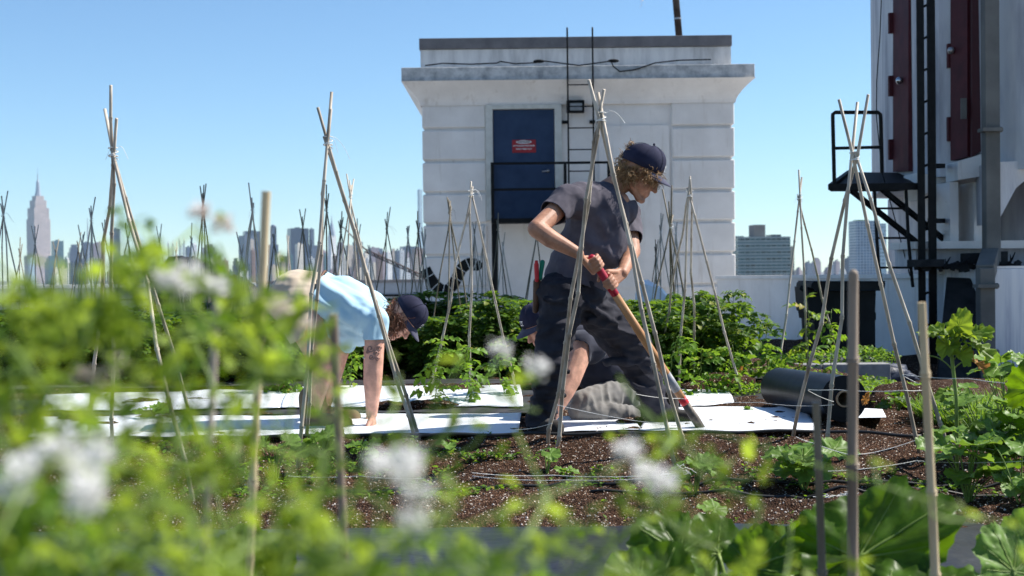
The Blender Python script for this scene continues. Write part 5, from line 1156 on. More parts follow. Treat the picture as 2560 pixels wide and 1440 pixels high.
# the big foreground squash plants
def fg_squash(base_px, d, leaves, label, mt='squash', seed=0):
    b0 = W(base_px[0], base_px[1], d); L = []
    for (px, py, dd, dr, up, sz) in leaves: e = W(px, py, dd) - b0; L.append((e.x, e.y, e.z, dr, up, sz))
    t = broad_plant('squash_plant', tuple(b0), L, label, 'squash plant', mt, 'large squash plants in the foreground', stemr=.0075, seed=seed, wav=.085, lobes=6); return t
fg_squash((2150, 1560), 3.15, [(2146, 1392, 3.1, (.90, .15, .50), (-.30, -.90, .50), .401), (2225, 1470, 2.95, (.6, -.5, -.2), (0, -.6, 1), .17), (2120, 1385, 3.3, (-.6, .2, .7), (.3, -.9, .5), .10), (2330, 1475, 3.0, (.7, -.1, .1), (0, -.6, 1), .16)], 'foreground squash plant with one huge veined leaf between the stakes', seed=21)
fg_squash((1830, 1590), 3.2, [(1795, 1385, 3.25, (-.35, .3, .8), (.4, -.9, .4), .17), (1700, 1385, 3.1, (-.75, .1, .5), (.2, -.85, .6), .19), (1880, 1420, 3.1, (.6, -.2, .3), (-.2, -.7, .8), .18), (1900, 1400, 3.35, (.3, .4, .6), (-.1, -.9, .5), .15), (1780, 1460, 2.95, (-.2, -.6, -.2), (0, -.6, 1), .20), (1700, 1465, 3.0, (-.9, -.2, .2), (.1, -.5, 1), .17)], 'foreground squash plant with overlapping dark leaves left of the dark stake', seed=22)
fg_squash((2010, 1600), 3.3, [(1985, 1415, 3.35, (-.1, .3, .8), (0, -.95, .3), .16), (1965, 1450, 3.2, (-.6, -.1, .2), (.2, -.7, .8), .15), (2050, 1440, 3.2, (.5, -.2, .4), (-.2, -.8, .7), .15)], 'foreground squash plant directly behind the short dark stake', seed=23)
fg_squash((2530, 1590), 3.2, [(2535, 1430, 3.2, (-.25, .2, .85), (.35, -.9, .3), .19), (2580, 1400, 3.3, (.3, .3, .7), (-.2, -.9, .5), .2), (2450, 1490, 3.1, (-.7, -.3, .1), (0, -.6, 1), .15)], 'foreground squash plant in the bottom right corner', 'squash_pale', seed=24)
fg_squash((620, 1560), 2.7, [(620, 1410, 2.7, (-.2, .3, .8), (.1, -.9, .4), .13), (660, 1420, 2.65, (.5, .1, .6), (0, -.8, .7), .12), (570, 1430, 2.6, (-.6, 0, .4), (.2, -.8, .7), .12)], 'foreground squash plant at the bottom beside the tan stake', seed=25)
fg_squash((1640, 1580), 2.8, [(1650, 1455, 2.8, (.3, .2, .6), (0, -.8, .7), .14), (1600, 1460, 2.7, (-.6, 0, .4), (.2, -.8, .7), .13)], 'foreground squash plant low at the end of the blurred herbs', seed=26)

# ---------------------------------------------------------------- weeds
def weeds(spots, label=None):
    P, Dr, S = [], [], []
    for (x, y, r, n, s) in spots:
        for _ in range(n):
            a = rng.uniform(0, 6.28); rr = r * math.sqrt(rng.random()); xx, yy = x + math.cos(a) * rr, y + math.sin(a) * rr * .6; z = float(soilz(xx, yy))
            for k in range(4): b_ = rng.uniform(0, 6.28); P.append((xx, yy, z + s * .2 * k)); Dr.append((math.cos(b_), math.sin(b_), rng.uniform(.1, .9))); S.append(s * rng.uniform(.5, 1.2))
    V, Fi = scatter(SIMPLE, P, Dr, S); return tag(tri_obj('weeds', V, Fi, M['weed'], smooth=True), kind='stuff')
sp = []
for px in range(1380, 2560, 26):
    g = G(px + rng.uniform(-10, 10), rng.uniform(1196, 1232), .31)
    if rng.random() < .75: sp.append((g.x, g.y, .06, 5, .026))
for px in range(300, 1300, 22):
    g = G(px, rng.uniform(1150, 1235), .32); sp.append((g.x, g.y, .09, 7, .028))
for _ in range(40):
    g = G(rng.uniform(1400, 2500), rng.uniform(1230, 1310), .3); sp.append((g.x, g.y, .02, 1, .018))
for _ in range(26): g = G(rng.uniform(100, 2100), rng.uniform(1096, 1104), .4); sp.append((g.x, g.y, .02, 2, .014))
weeds(sp)
# green cover behind the roll and at the wall
def cover(name, n, xr, yr, h, s, mt='weed', zf=None, tpl=SIMPLE):
    x = nrg.uniform(xr[0], xr[1], n); y = nrg.uniform(yr[0], yr[1], n); k = nrg.random(n) * (.5 + vnoise(x * 2.2, y * 2.2, 77)); z = (bedz(x, y) if zf is None else zf) + k * h
    a = nrg.uniform(0, 6.28, n); V, Fi = scatter(tpl, np.stack([x, y, z], -1), np.stack([np.cos(a), np.sin(a), nrg.uniform(0, 1, n)], -1), nrg.uniform(.5, 1.1, n) * s); return tag(tri_obj(name, V, Fi, M[mt], smooth=True), kind='stuff')
a_, b_ = W(1960, 950, 9.0), W(2330, 950, 9.6); cover('ground_cover', 4200, (a_.x, b_.x), (8.9, 10.2), .16, .045)
a_, b_ = W(1790, 950, 8.8), W(1900, 950, 8.8); cover('ground_cover', 700, (a_.x, b_.x), (8.5, 9.1), .10, .04)
a_, b_ = W(1810, 900, 12.2), W(2240, 900, 12.2); cover('planter_greens', 2600, (a_.x, b_.x), (12.1, 12.9), .16, .05, zf=.32)
a_, b_ = W(2150, 1000, 8.0), W(2330, 1000, 8.0); cover('ground_cover', 500, (a_.x, b_.x), (7.6, 8.6), .08, .035)
# grass patch at the right edge
n = 5200; a_, b_ = W(2410, 1050, 6.4), W(2640, 1050, 6.4); x = nrg.uniform(a_.x, b_.x, n); y = nrg.uniform(6.0, 7.2, n)
GT = [leaf_tpl(3, .035, curl=.25 * (i + 1), fold=.2, seed=i) for i in range(3)]
aa = nrg.uniform(0, 6.28, n); V, Fi = scatter(GT, np.stack([x, y, bedz(x, y)], -1), np.stack([np.cos(aa) * .35, np.sin(aa) * .35, np.ones(n)], -1), nrg.uniform(.06, .17, n)); tag(tri_obj('grass', V, Fi, M['weed'], smooth=True), kind='stuff')
# straw bits on the soil
for i, (px, py, L_) in enumerate(((1850, 1168, .10), (355, 1120, .14))):
    g = G(px, py, .36); q = MB(); a = Vector((g.x - L_ / 2, g.y, gz(g.x, g.y) + .03)); q.tube([a, a + Vector((L_ * .5, .01, .012)), a + Vector((L_, .0, .03))], [.0018, .0014, .0008], 5); tag(q.build('straw', M['bamboo_tan']), ['dry straw lying on the dark soil left of the big squash', 'pale straw below the white sheet at left'][i], 'straw')
for i, (px, py, d_) in enumerate(((2163, 985, 6.3), (1850, 912, 9.0))):
    V, Fi = broad_leaf(.07, 700 + i, lobes=3, wav=.3, narrow=.4, cup=.6, droop=.8); tag(tri_obj('dry_leaf', orient(V, W(px, py + 14, d_), (.3, -.2, .9), (0, -1, .2)), Fi, M['dry'], smooth=True), ['orange withered leaf just right of the black roll', 'orange withered leaf hanging beside the right tomato bush'][i], 'leaf')
# clumps of dry soil by the second row
for i, (px, py, w_) in enumerate(((975, 1000, .14), (1075, 998, .16), (1148, 968, .17), (690, 972, .12))):
    g = G(px, py, .42); lump('soil_clump', (g.x, g.y, gz(g.x, g.y) + .02), (w_, w_ * .7, .035), M['soil'], ['left of two brown soil clumps by the second white sheet', 'right of two brown soil clumps by the second white sheet', 'dark soil heap on the second white sheet', 'dark soil heap on the far left white sheet'][i], 'soil clump', .35, 10 + i, nu=28, nv=14)
g = W(2280, 985, 7.6); lump('soil_mound', (2.35, 7.9, .30), (.36, .38, .20), M['soil'], 'brown soil mound between the black roll and the sunflower', 'soil mound', .25, 31)
g = W(1800, 955, 8.9); lump('soil_mound', (g.x, 8.95, .36), (.28, .3, .13), M['soil'], 'low brown soil mound right of the tomato bush foot', 'soil mound', .25, 32)

# ---------------------------------------------------------------- blurred flowering herbs in the foreground
UMB = leaf_tpl(3, .42, curl=.1, fold=.1)
def herb(px, top, d, n_br, label, dens=1.0, flowers=2, seed=0, pink=False, width=1.0, lean=0, dark=False):
    rg = np.random.default_rng(seed + 4000); d = d * .9; tp = W(px, top, d); zb = .28; H = tp.z - zb
    t = empty('flowering_herb', (tp.x, tp.y, zb), label, 'herb plant', 'flowering herbs in the foreground'); q = MB(); P, Dr, S = [], [], []; tips = []
    main = [Vector((rg.normal(0, .01) * j + lean * j / 10, rg.normal(0, .01) * j, H * j / 10)) for j in range(11)]; main[-1] = Vector((0 + lean, 0, H)); q.tube(main, [.0030 * (1 - .06 * j) for j in range(11)], 6)
    for b in range(n_br):
        dn = (.125 if top < 760 else .19 if top < 1000 else .33) * rg.random() ** 1.15; f = max(.1, 1 - dn / H - .02); j = min(9, int(f * 10)); a0 = main[j].lerp(main[j + 1], f * 10 - j); a = rg.uniform(0, 6.28); L = (.035 + .22 * dn) * width * rg.uniform(.7, 1.35)
        e = a0 + Vector((math.cos(a) * L, math.sin(a) * L, L * rg.uniform(.2, 1.0))); e.z = min(e.z, H * 1.0 - .004 - .05 * rg.random()); m_ = (a0 + e) / 2 + Vector((math.cos(a) * .02, math.sin(a) * .02, -.015))
        br = [a0.lerp(m_, u).lerp(m_.lerp(e, u), u) for u in np.linspace(0, 1, 6)]; q.tube(br, [.0016, .0015, .0013, .0011, .0009, .0007], 5); tips.append(e)
        for k in range(int(7 * dens)):
            u = rg.uniform(.1, 1); c = a0.lerp(e, u) + Vector(rg.normal(0, .008, 3)); P.append(c); Dr.append(rg.normal(0, 1, 3) + np.array([0, 0, .3])); S.append(rg.uniform(.008, .021))
    for k in range(int(14 * dens)): f = 1 - rg.random() * .4 / H; P.append(Vector((lean * f, 0, H * f)) + Vector(rg.normal(0, .014, 3))); Dr.append(rg.normal(0, 1, 3)); S.append(rg.uniform(.01, .025))
    V, Fi = scatter(SIMPLE + COMP[:1], P, Dr, S, rgn=rg); q.build('stem', M['stem'], t, smooth=True); tri_obj('foliage', V, Fi, M['herb2' if dark else 'herb'], t, smooth=True)
    tips = sorted(tips, key=lambda v: -v.z) or [main[-1]]
    for k in range(min(flowers, 4)):
        c = main[-1] + (Vector((rg.normal(0, .010), rg.normal(0, .010), rg.normal(0, .007))) if k else Vector((0, 0, .008))); FP, FD, FS_ = [], [], []
        for u in range(60):
            a = rg.uniform(0, 6.28); r = .0055 * math.sqrt(rg.random()); FP.append(c + Vector((math.cos(a) * r, math.sin(a) * r, rg.normal(0, .003)))); FD.append((math.cos(a), math.sin(a), rg.uniform(0, 1))); FS_.append(rg.uniform(.004, .0065))
        V, Fi = scatter([UMB], FP, FD, FS_, rgn=rg); tri_obj('flower_head', V, Fi, M['petal2' if pink else 'petal'], t)
    return t
HS = [ # px, top py, dist, branches, density, flowers, pink
 (-30, 640, 1.05, 16, 1.4, 0, 0), (60, 690, 1.0, 12, 1.1, 0, 0), (20, 850, .85, 13, 1.2, 0, 0), (95, 950, .9, 11, 1.0, 0, 0), (200, 965, 1.05, 5, .8, 2, 1),
 (292, 525, 1.2, 10, 1.4, 0, 0), (318, 720, 1.3, 7, .7, 0, 0), (300, 950, 1.1, 7, .8, 1, 1), (425, 735, 1.0, 6, .6, 3, 0), (482, 712, 1.05, 5, .6, 2, 0), (500, 560, 1.1, 16, 1.4, 2, 1),
 (545, 610, 1.15, 12, 1.2, 0, 0), (600, 650, 1.25, 10, .9, 0, 0), (700, 800, 1.1, 5, .5, 1, 1), (755, 840, 1.15, 4, .4, 1, 1), (650, 960, 1.0, 10, 1.0, 0, 0),
 (150, 1165, .72, 13, 1.0, 3, 0), (215, 1275, .68, 12, 1.1, 3, 0), (58, 1215, .7, 12, 1.1, 2, 0), (330, 1120, .85, 11, 1.0, 0, 0), (450, 1060, .9, 11, 1.0, 0, 0), (400, 1250, .75, 14, 1.1, 0, 0), (560, 1120, .85, 11, .9, 0, 0), (640, 1240, .75, 13, 1.1, 0, 0), (720, 1150, .9, 9, .8, 0, 0),
 (810, 1120, .95, 6, .6, 0, 0), (820, 1300, .8, 12, 1.1, 0, 0), (955, 1205, .76, 10, .9, 2, 0), (1015, 1190, .74, 9, .9, 1, 0), (1045, 1275, .74, 11, 1.0, 2, 0), (900, 1330, .75, 12, 1.1, 0, 0), (1150, 1260, .9, 10, .9, 0, 0), (1250, 905, 1.1, 5, .5, 1, 0), 
 (1290, 1080, 1.1, 7, .7, 0, 0), (1345, 945, 1.05, 8, .7, 1, 0), (1370, 1240, .95, 10, .9, 0, 0), (1270, 1330, .85, 11, 1.0, 0, 0), (1450, 1310, .95, 9, .9, 0, 0), (1545, 940, 1.2, 4, .5, 0, 0), (1605, 1020, 1.2, 8, .8, 0, 0), (1655, 1040, 1.25, 6, .7, 0, 0),
 (1568, 1160, .9, 6, .6, 1, 0), (1620, 1225, .9, 7, .7, 2, 0), (1530, 1350, .9, 8, .8, 0, 0), (1120, 1390, .8, 10, 1.0, 0, 0), (340, 1340, .75, 11, 1.1, 0, 0), (80, 1380, .7, 11, 1.1, 0, 0), (560, 1400, .8, 9, .9, 0, 0), (690, 1330, .8, 10, 1.0, 0, 0), (-20, 1050, .8, 13, 1.2, 0, 0), (250, 1060, .95, 9, .9, 0, 0)]
for i, (px, top, d, nb, de, fl_, pk) in enumerate(HS):
    ft = ('%s flower heads' % ('pale pink' if pk else 'white')) if fl_ else 'no flowers'
    herb(px, top, d, nb, 'blurred foreground herb with %s, %s counting from the left edge' % (ft, ordinal(sorted([h[0] for h in HS]).index(px)) if sorted([h[0] for h in HS]).index(px) < 40 else 'last but ' + str(len(HS) - sorted([h[0] for h in HS]).index(px))), de, fl_, seed=i, pink=pk, dark=(i % 4 == 1))
# ================================================================ PEOPLE
def cap_(q, a, b, r0, r1, n=14):
    """tapered capsule"""
    a, b = Vector(a), Vector(b); q.sphere(a, r0, n, 9); q.sphere(b, r1, n, 9); q.tube([a, a.lerp(b, .5), b], [r0, (r0 + r1) / 2, r1], n)
def remesh(q, voxel, name, m, parent, smooth=2, disp=None, cull=None, colour=None):
    me = bpy.data.meshes.new('tmp'); me.from_pydata([tuple(v) for v in q.v], [], q.f); o = bpy.data.objects.new('tmp', me); COL.objects.link(o)
    md = o.modifiers.new('r', 'REMESH'); md.mode = 'VOXEL'; md.voxel_size = voxel; md.use_smooth_shade = True
    if smooth: s = o.modifiers.new('s', 'SMOOTH'); s.iterations = smooth; s.factor = .5
    dg = bpy.context.evaluated_depsgraph_get(); me2 = bpy.data.meshes.new_from_object(o.evaluated_get(dg)); bpy.data.objects.remove(o); me2.name = name
    n = len(me2.vertices)
    if disp:
        co = np.empty(n * 3, np.float32); me2.vertices.foreach_get('co', co); co = co.reshape(-1, 3); no = np.empty(n * 3, np.float32); me2.vertex_normals.foreach_get('vector', no); no = no.reshape(-1, 3)
        d = np.array([disp(Vector(p)) for p in co.tolist()], np.float32); co = co + no * d[:, None]; me2.vertices.foreach_set('co', co.ravel()); me2.update()
    if cull:
        bm = bmesh.new(); bm.from_mesh(me2); dl = [v for v in bm.verts if cull(v.co)]; bmesh.ops.delete(bm, geom=dl, context='VERTS')
        bnd = [v for v in bm.verts if v.is_boundary]
        for _ in range(4): bmesh.ops.smooth_vert(bm, verts=bnd, factor=.5, use_axis_x=True, use_axis_y=True, use_axis_z=True)
        bm.to_mesh(me2); bm.free()
    me2.materials.clear(); me2.materials.append(m); me2.polygons.foreach_set('use_smooth', [True] * len(me2.polygons)); me2.update()
    o = link(bpy.data.objects.new(name, me2), parent)
    if cull: k = o.modifiers.new('hem', 'SOLIDIFY'); k.thickness = .004; k.offset = -1
    return o
def fold_disp(amp, f1=(9, 9, 22), f2=(22, 22, 40), Mx=None, seed=0):
    def fn(p):
        v = Mx @ p if Mx else p
        a = 1 - abs(noise.noise(Vector((v.x * f1[0], v.y * f1[1], v.z * f1[2])) + Vector((seed, 0, 0)))) * 2.2
        b = noise.noise(Vector((v.x * f2[0], v.y * f2[1], v.z * f2[2])) + Vector((seed + 9, 0, 0)))
        return amp * (a * .75 - .35 + b * .35)
    return fn
def frame(F, U):
    F = Vector(F).normalized(); U = Vector(U); U = (U - F * U.dot(F)).normalized(); L = U.cross(F).normalized(); return Matrix((F, L, U)).transposed()
def head(q, C, Mh, s=1.0):
    T = lambda x, y, z: C + Mh @ Vector((x * s, y * s, z * s))
    E = lambda c, r: q.sphere(T(*c), tuple(k * s for k in r), 18, 12, M=Mh)
    E((-.012, 0, .035), (.098, .076, .088)); E((.030, 0, -.02), (.066, .062, .082)); E((-.02, 0, -.005), (.07, .068, .07))
    for sg in (-1, 1):
        cap_(q, T(.0, sg * .052, -.055), T(.066, sg * .018, -.102), .019 * s, .017 * s, 10); E((.062, sg * .034, -.032), (.026, .022, .026)); E((.078, sg * .031, .024), (.018, .02, .010))
        # ear
        for a, b in (((-.012, .072, .018), (.004, .078, .024)), ((.004, .078, .024), (.012, .075, .008)), ((-.012, .072, .018), (-.010, .076, -.008)), ((-.010, .076, -.008), (.006, .072, -.024))): cap_(q, T(a[0], sg * a[1], a[2]), T(b[0], sg * b[1], b[2]), .0075 * s, .0065 * s, 8)
        cap_(q, T(.094, sg * .004, -.056), T(.083, sg * .023, -.060), .0068 * s, .004 * s, 8); cap_(q, T(.092, sg * .003, -.068), T(.081, sg * .020, -.064), .0078 * s, .004 * s, 8); E((.100, sg * .011, -.031), (.011, .008, .008))
        E((.078, sg * .031, .010), (.012, .014, .009))
    E((.078, 0, -.100), (.020, .022, .018)); cap_(q, T(.088, 0, .016), T(.114, 0, -.028), .010 * s, .0125 * s, 10); cap_(q, T(.08, 0, -.052), T(.078, 0, -.072), .018 * s, .018 * s, 10)
def hand_grip(q, wrist, P, ax, r, side, thumb_up=True, s=1.0, wrap=3.4, curl_r=None):
    """hand closed round a bar: P = point on the bar, ax = bar direction, side = +1/-1 wrap sense"""
    ax = Vector(ax).normalized(); w_ = (Vector(wrist) - P); w_ = (w_ - ax * w_.dot(ax)).normalized(); t = ax.cross(w_) * side
    rr = r + .009 * s; K = []
    for i in range(4):
        off = ax * (i - 1.5) * .0205 * s; L = [1.0, 1.08, 1.02, .84][i]; fr = [.0095, .0098, .0094, .0082][i] * s
        th0 = -.35; pts = []
        for j in range(8):
            a = th0 + wrap * L * j / 7; pts.append(P + off * (1 - .03 * j) + (w_ * math.cos(a) + t * math.sin(a)) * (rr + (.004 if j in (0, 3) else 0)))
        K.append(pts[0])
        for j in range(7): cap_(q, pts[j], pts[j + 1], fr * (1 - .03 * j), fr * (1 - .03 * (j + 1)), 9)
        # palm ray to the wrist
        cap_(q, pts[0], Vector(wrist) + off * .45, .0125 * s, .017 * s, 10)
    a0 = P + ax * (-.040 * s) + w_ * (rr + .018); tb = [Vector(wrist).lerp(a0, .45), a0, P + ax * (-.050 * s) + (w_ * .55 - t * .85) * (rr + .004), P + ax * (-.036 * s) + (-w_ * .35 - t * .95) * (rr + .002)]
    for j in range(3): cap_(q, tb[j], tb[j + 1], [.0155, .0125, .0105][j] * s, [.0125, .0105, .009][j] * s, 9)
def hand_reach(q, wrist, d, palm, s=1.0, spread=.22, curl=.5):
    d = Vector(d).normalized(); palm = (Vector(palm) - d * Vector(palm).dot(d)).normalized(); sd = d.cross(palm); w_ = Vector(wrist)
    for i in range(4):
        k = w_ + d * .085 * s + sd * (i - 1.5) * .021 * s; cap_(q, w_ + sd * (i - 1.5) * .012 * s, k, .016 * s, .0115 * s, 9); L = [.040, .046, .043, .034][i] * s; p = k; dd = (d + sd * (i - 1.5) * spread * .4).normalized()
        for j in range(3):
            dd = (dd + palm * curl * (.5 + .2 * i / 3)).normalized(); e = p + dd * L * (1, .68, .5)[j]; cap_(q, p, e, (.0098 - .0008 * j) * s, (.0092 - .001 * j) * s, 9); p = e
    b_ = w_ + d * .02 * s - sd * .022 * s; dd = (d * .6 - sd * .7 + palm * .3).normalized(); p = b_
    for j in range(3): e = p + dd * (.042, .034, .026)[j] * s; cap_(q, p, e, (.0145, .0115, .010)[j] * s, (.012, .010, .0085)[j] * s, 9); p = e; dd = (dd + d * .35).normalized()
def cap_hat(C, Mh, m, mb, parent, s=1.0, brim_dir=1.0, logo=True, curve=.35, tilt=0.0):
    """six-panel cap with curved brim"""
    T = lambda x, y, z: C + Mh @ Vector((x * s, y * s, z * s)); q = MB(); nu, nv = 36, 10; cz, cx = .035, -.008
    for i in range(nv + 1):
        th = (math.pi / 2) * i / nv
        for j in range(nu):
            a = 2 * math.pi * j / nu; k = math.sin(th) ** .8 if i else 0; fr = .5 + .5 * math.cos(a)
            rx, ry = .112, .091; panel = 1 - .012 * abs(math.cos(3 * a)) ** 18; x = cx + rx * k * math.cos(a) * panel; y = ry * k * math.sin(a) * panel
            z = cz + .012 * (1 - fr) * (-1) * (i / nv) + (.098 + .012 * fr) * math.cos(th) ** .85 + .004 * math.sin(5 * a + 1) * (i / nv) * (1 - i / nv) * 4; q.v.append(tuple(T(x, y, z - (.012 if i == nv else 0) * (1 - fr))))
    for i in range(nv):
        for j in range(nu): a, b = i * nu + j, i * nu + (j + 1) % nu; q.f.append((a, a + nu, b + nu, b)); q.m.append(0)
    h = q.build('cap', m, parent, smooth=True); sd = h.modifiers.new('t', 'SOLIDIFY'); sd.thickness = .003; sd.offset = -1
    q = MB(); nb, nr = 17, 6
    for layer in (0, -.0035):
        for i in range(nr):
            f = i / (nr - 1)
            for j in range(nb):
                a = (j / (nb - 1) - .5) * 2.15; x0 = cx + .112 * math.cos(a); y0 = .091 * math.sin(a); x1 = x0 + .072 * (math.cos(a / 2.15 * math.pi * .92)) ** .5 if abs(a) < 1.07 else x0
                x = x0 + (x1 - x0) * f; y = y0 * (1 - .05 * f); z = cz - .004 - curve * (y * y) * 5.2 * (.5 + .5 * f) * .9 - f * .018 + layer; q.v.append(tuple(T(x, y, z)))
    o_ = nb * nr
    for i in range(nr - 1):
        for j in range(nb - 1): a = i * nb + j; q.f += [(a, a + 1, a + nb + 1, a + nb), (a + o_ + nb, a + o_ + nb + 1, a + o_ + 1, a + o_)]; q.m += [0, 0]
    for j in range(nb - 1): a = (nr - 1) * nb + j; q.f.append((a, a + 1, a + 1 + o_, a + o_)); q.m.append(0)
    br = q.build('brim', mb, h, smooth=True)
    q = MB(); q.sphere(T(cx, 0, cz + .112), .006 * s, 8, 6, ); q.build('button', m, h, smooth=True)
    if logo:
        q = MB()
        for (y0, y1, z0, z1) in ((-.018, -.004, .045, .05), (-.018, -.013, .030, .045), (-.002, .016, .045, .05), (.004, .009, .030, .045), (-.016, .014, .021, .026)):
            P = []
            for y, z in ((y0, z0), (y1, z0), (y1, z1), (y0, z1)):
                k = math.sqrt(max(0, 1 - (y / .091) ** 2)); th = math.acos(min(1, ((z) / .110) ** (1 / .85))); P.append(T(cx + .1145 * k * math.sin(th) ** .8 + .0015, y, cz + z))
            q.add(P, [(0, 1, 2, 3)])
        q.build('cap_badge', SW, h)
    # seams
    q = MB()
    for k in range(6):
        a = math.pi / 6 + k * math.pi / 3; P = []
        for i in range(1, nv): th = (math.pi / 2) * i / nv; kk = math.sin(th) ** .8; P.append(T(cx + .1125 * kk * math.cos(a), .0915 * kk * math.sin(a), cz + (.0985 + .012 * (.5 + .5 * math.cos(a))) * math.cos(th) ** .85))
        q.tube(P, .0012 * s, 4)
    q.build('seam', m, h); return h
def curls(name, pts, r, n, m, parent, seed=0, L=.05, wave=1.0):
    """hair as many curled locks"""
    rg = np.random.default_rng(seed); q = MB()
    for k in range(n):
        c = pts[rg.integers(len(pts))]; p = Vector(c) + Vector(rg.normal(0, r, 3)); d = Vector(rg.normal(0, 1, 3)) * (.35 + .65 * wave) + Vector((0, 0, -.8)); d.normalize(); s, t, _ = rot_to(d); w_ = rg.uniform(.004, .010) * wave; P = []; ph = rg.uniform(0, 6)
        for j in range(9): a = ph + j * .9; P.append(p + d * L * rg.uniform(.8, 1.1) * j / 8 + (s * math.cos(a) + t * math.sin(a)) * w_)
        q.tube(P, [.0019 * (1 - .07 * j) for j in range(9)], 4)
    return q.build(name, m, parent, smooth=True)
def skinmat(name, c, tan=None, rough=.55):
    m = mat_noise(name, [k * .72 for k in c], [min(1, k * 1.12) for k in c], 20, rough, .15, 120, spec=.35, bdist=.002); p = m.node_tree.nodes['Principled BSDF']; p.inputs['Subsurface Weight'].default_value = .12; p.inputs['Subsurface Radius'].default_value = (.02, .008, .004); p.inputs['Subsurface Scale'].default_value = .5; return m
def cloth(name, c1, c2, sheen=.15, sc=40): return mat_noise(name, c1, c2, 6, .9, .35, 260, spec=.15, sheen=sheen, bdist=.0015)
def hairmat(name, c1, c2): return mat_noise(name, c1, c2, 30, .4, island=.35, spec=.4)
SKT = skinmat('tanned_skin', (.40, .20, .125)); SKP = skinmat('pale_skin', (.66, .40, .33)); SKF = skinmat('flushed_skin', (.62, .34, .25))
NAVY = cloth('navy_cap_cloth', (.014, .015, .034), (.035, .037, .068), 0); NAVYB = cloth('navy_brim_cloth', (.05, .05, .085), (.08, .085, .13))
# ---------------------------------------------------------------- the man with the long handled tool
man = empty('person', tuple(G(1500, 1085, .4)), 'person in grey shirt and navy cap leaning over a long wooden handled tool', 'person')
D0 = 6.7
def P_(x, y, d): return W(x, y, d)
hC = P_(1596, 436, 6.72); Mh = frame((.83, -.16, -.53), (.50, -.12, .85))
toolA = P_(1484, 652, 6.36); toolB = P_(1757, 1077, 6.62); tax = (toolB - toolA).normalized()
rSh, lSh = P_(1418, 500, 6.52), P_(1566, 532, 6.86); rEl, rWr = P_(1342, 572, 6.32), P_(1446, 634, 6.30); lEl, lWr = P_(1580, 628, 6.70), P_(1556, 682, 6.50)
hipR, hipL = P_(1405, 742, 6.62), P_(1482, 748, 6.86); kR, kL = P_(1378, 905, 6.52), P_(1590, 900, 6.90); fR, fL = P_(1352, 1062, 6.62), P_(1672, 1072, 6.95)
gA = toolA + tax * .012; gB = P_(1527, 704, 6.40); gB = toolA + tax * ((gB - toolA).dot(tax))
q = MB(); head(q, hC, Mh, 1.0)
nB = P_(1508, 486, 6.72)
cap_(q, nB, hC + Mh @ Vector((-.03, 0, -.03)), .062, .056, 16); cap_(q, nB, P_(1555, 500, 6.68), .05, .035, 12)
# torso
cap_(q, P_(1488, 545, 6.70), P_(1450, 690, 6.72), .125, .11, 18); cap_(q, rSh, lSh, .06, .06); cap_(q, hipR, hipL, .10, .10)
cap_(q, rSh, rEl, .050, .043); cap_(q, rEl, P_(1375, 596, 6.31), .044, .043); cap_(q, P_(1375, 596, 6.31), rWr, .043, .027); cap_(q, lSh, lEl, .048, .042); cap_(q, lEl, lWr, .042, .028)
for a, k, f in ((hipR, kR, fR), (hipL, kL, fL)): cap_(q, a, k, .085, .06); cap_(q, k, f, .055, .04)
hand_grip(q, rWr, gA, tax, .021, -1); hand_grip(q, lWr, gB, tax, .021, 1)
remesh(q, .0042, 'body', SKT, man, smooth=2)
# shirt
SH = cloth('washed_grey_shirt', (.060, .055, .070), (.115, .105, .125), 0); q = MB()
cap_(q, P_(1500, 530, 6.70), P_(1478, 600, 6.70), .150, .150, 20); cap_(q, P_(1478, 600, 6.70), P_(1448, 672, 6.72), .150, .148, 20); cap_(q, P_(1448, 668, 6.72), P_(1434, 722, 6.72), .150, .158, 20)
cap_(q, rSh, P_(1460, 505, 6.62), .075, .10, 16); cap_(q, lSh, P_(1530, 530, 6.78), .072, .10, 16); cap_(q, P_(1470, 498, 6.66), nB, .085, .066, 16); cap_(q, nB, P_(1560, 525, 6.72), .066, .07, 14)
cap_(q, P_(1530, 560, 6.68), P_(1520, 620, 6.66), .09, .10, 16); cap_(q, rSh, rSh.lerp(rEl, .72), .072, .066, 16); cap_(q, lSh, lSh.lerp(lEl, .85), .068, .066, 16)
rC, rD = rSh.lerp(rEl, .50), (rEl - rSh).normalized(); lC, lD = lSh.lerp(lEl, .72), (lEl - lSh).normalized(); hemP, hemN = P_(1440, 712, 6.7), (P_(1434, 722, 6.72) - P_(1450, 660, 6.72)).normalized(); nkP, nkN = P_(1545, 478, 6.7), (hC - nB).normalized()
def cull(p): 
    if (p - rC).dot(rD) > 0 and (p - rC).length < .13 and (p - hemP).length > .25 and p.x < P_(1405, 500, 6.5).x + .02: return True
    if (p - lC).dot(lD) > 0 and (p - lC).length < .12 and p.x > P_(1548, 600, 6.7).x: return True
    if (p - hemP).dot(hemN) > 0 and (p - hemP).length < .35: return True
    v = p - nB.lerp(hC, .42); return v.dot(nkN) > 0 and (v - nkN * v.dot(nkN)).length < .095
ff = fold_disp(.011, (10, 10, 7), (26, 26, 20), seed=3)
def shirt_disp(p):
    d = ff(p); v = p - P_(1480, 620, 6.7); d += .009 * math.sin((v.x * .75 + v.z * .65) * 58 + 2.2 * noise.noise(p * 7)) * max(0, 1 - ((p - P_(1470, 660, 6.6)).length / .24) ** 2); return d
remesh(q, .0065, 'shirt', SH, man, smooth=3, disp=shirt_disp, cull=cull)
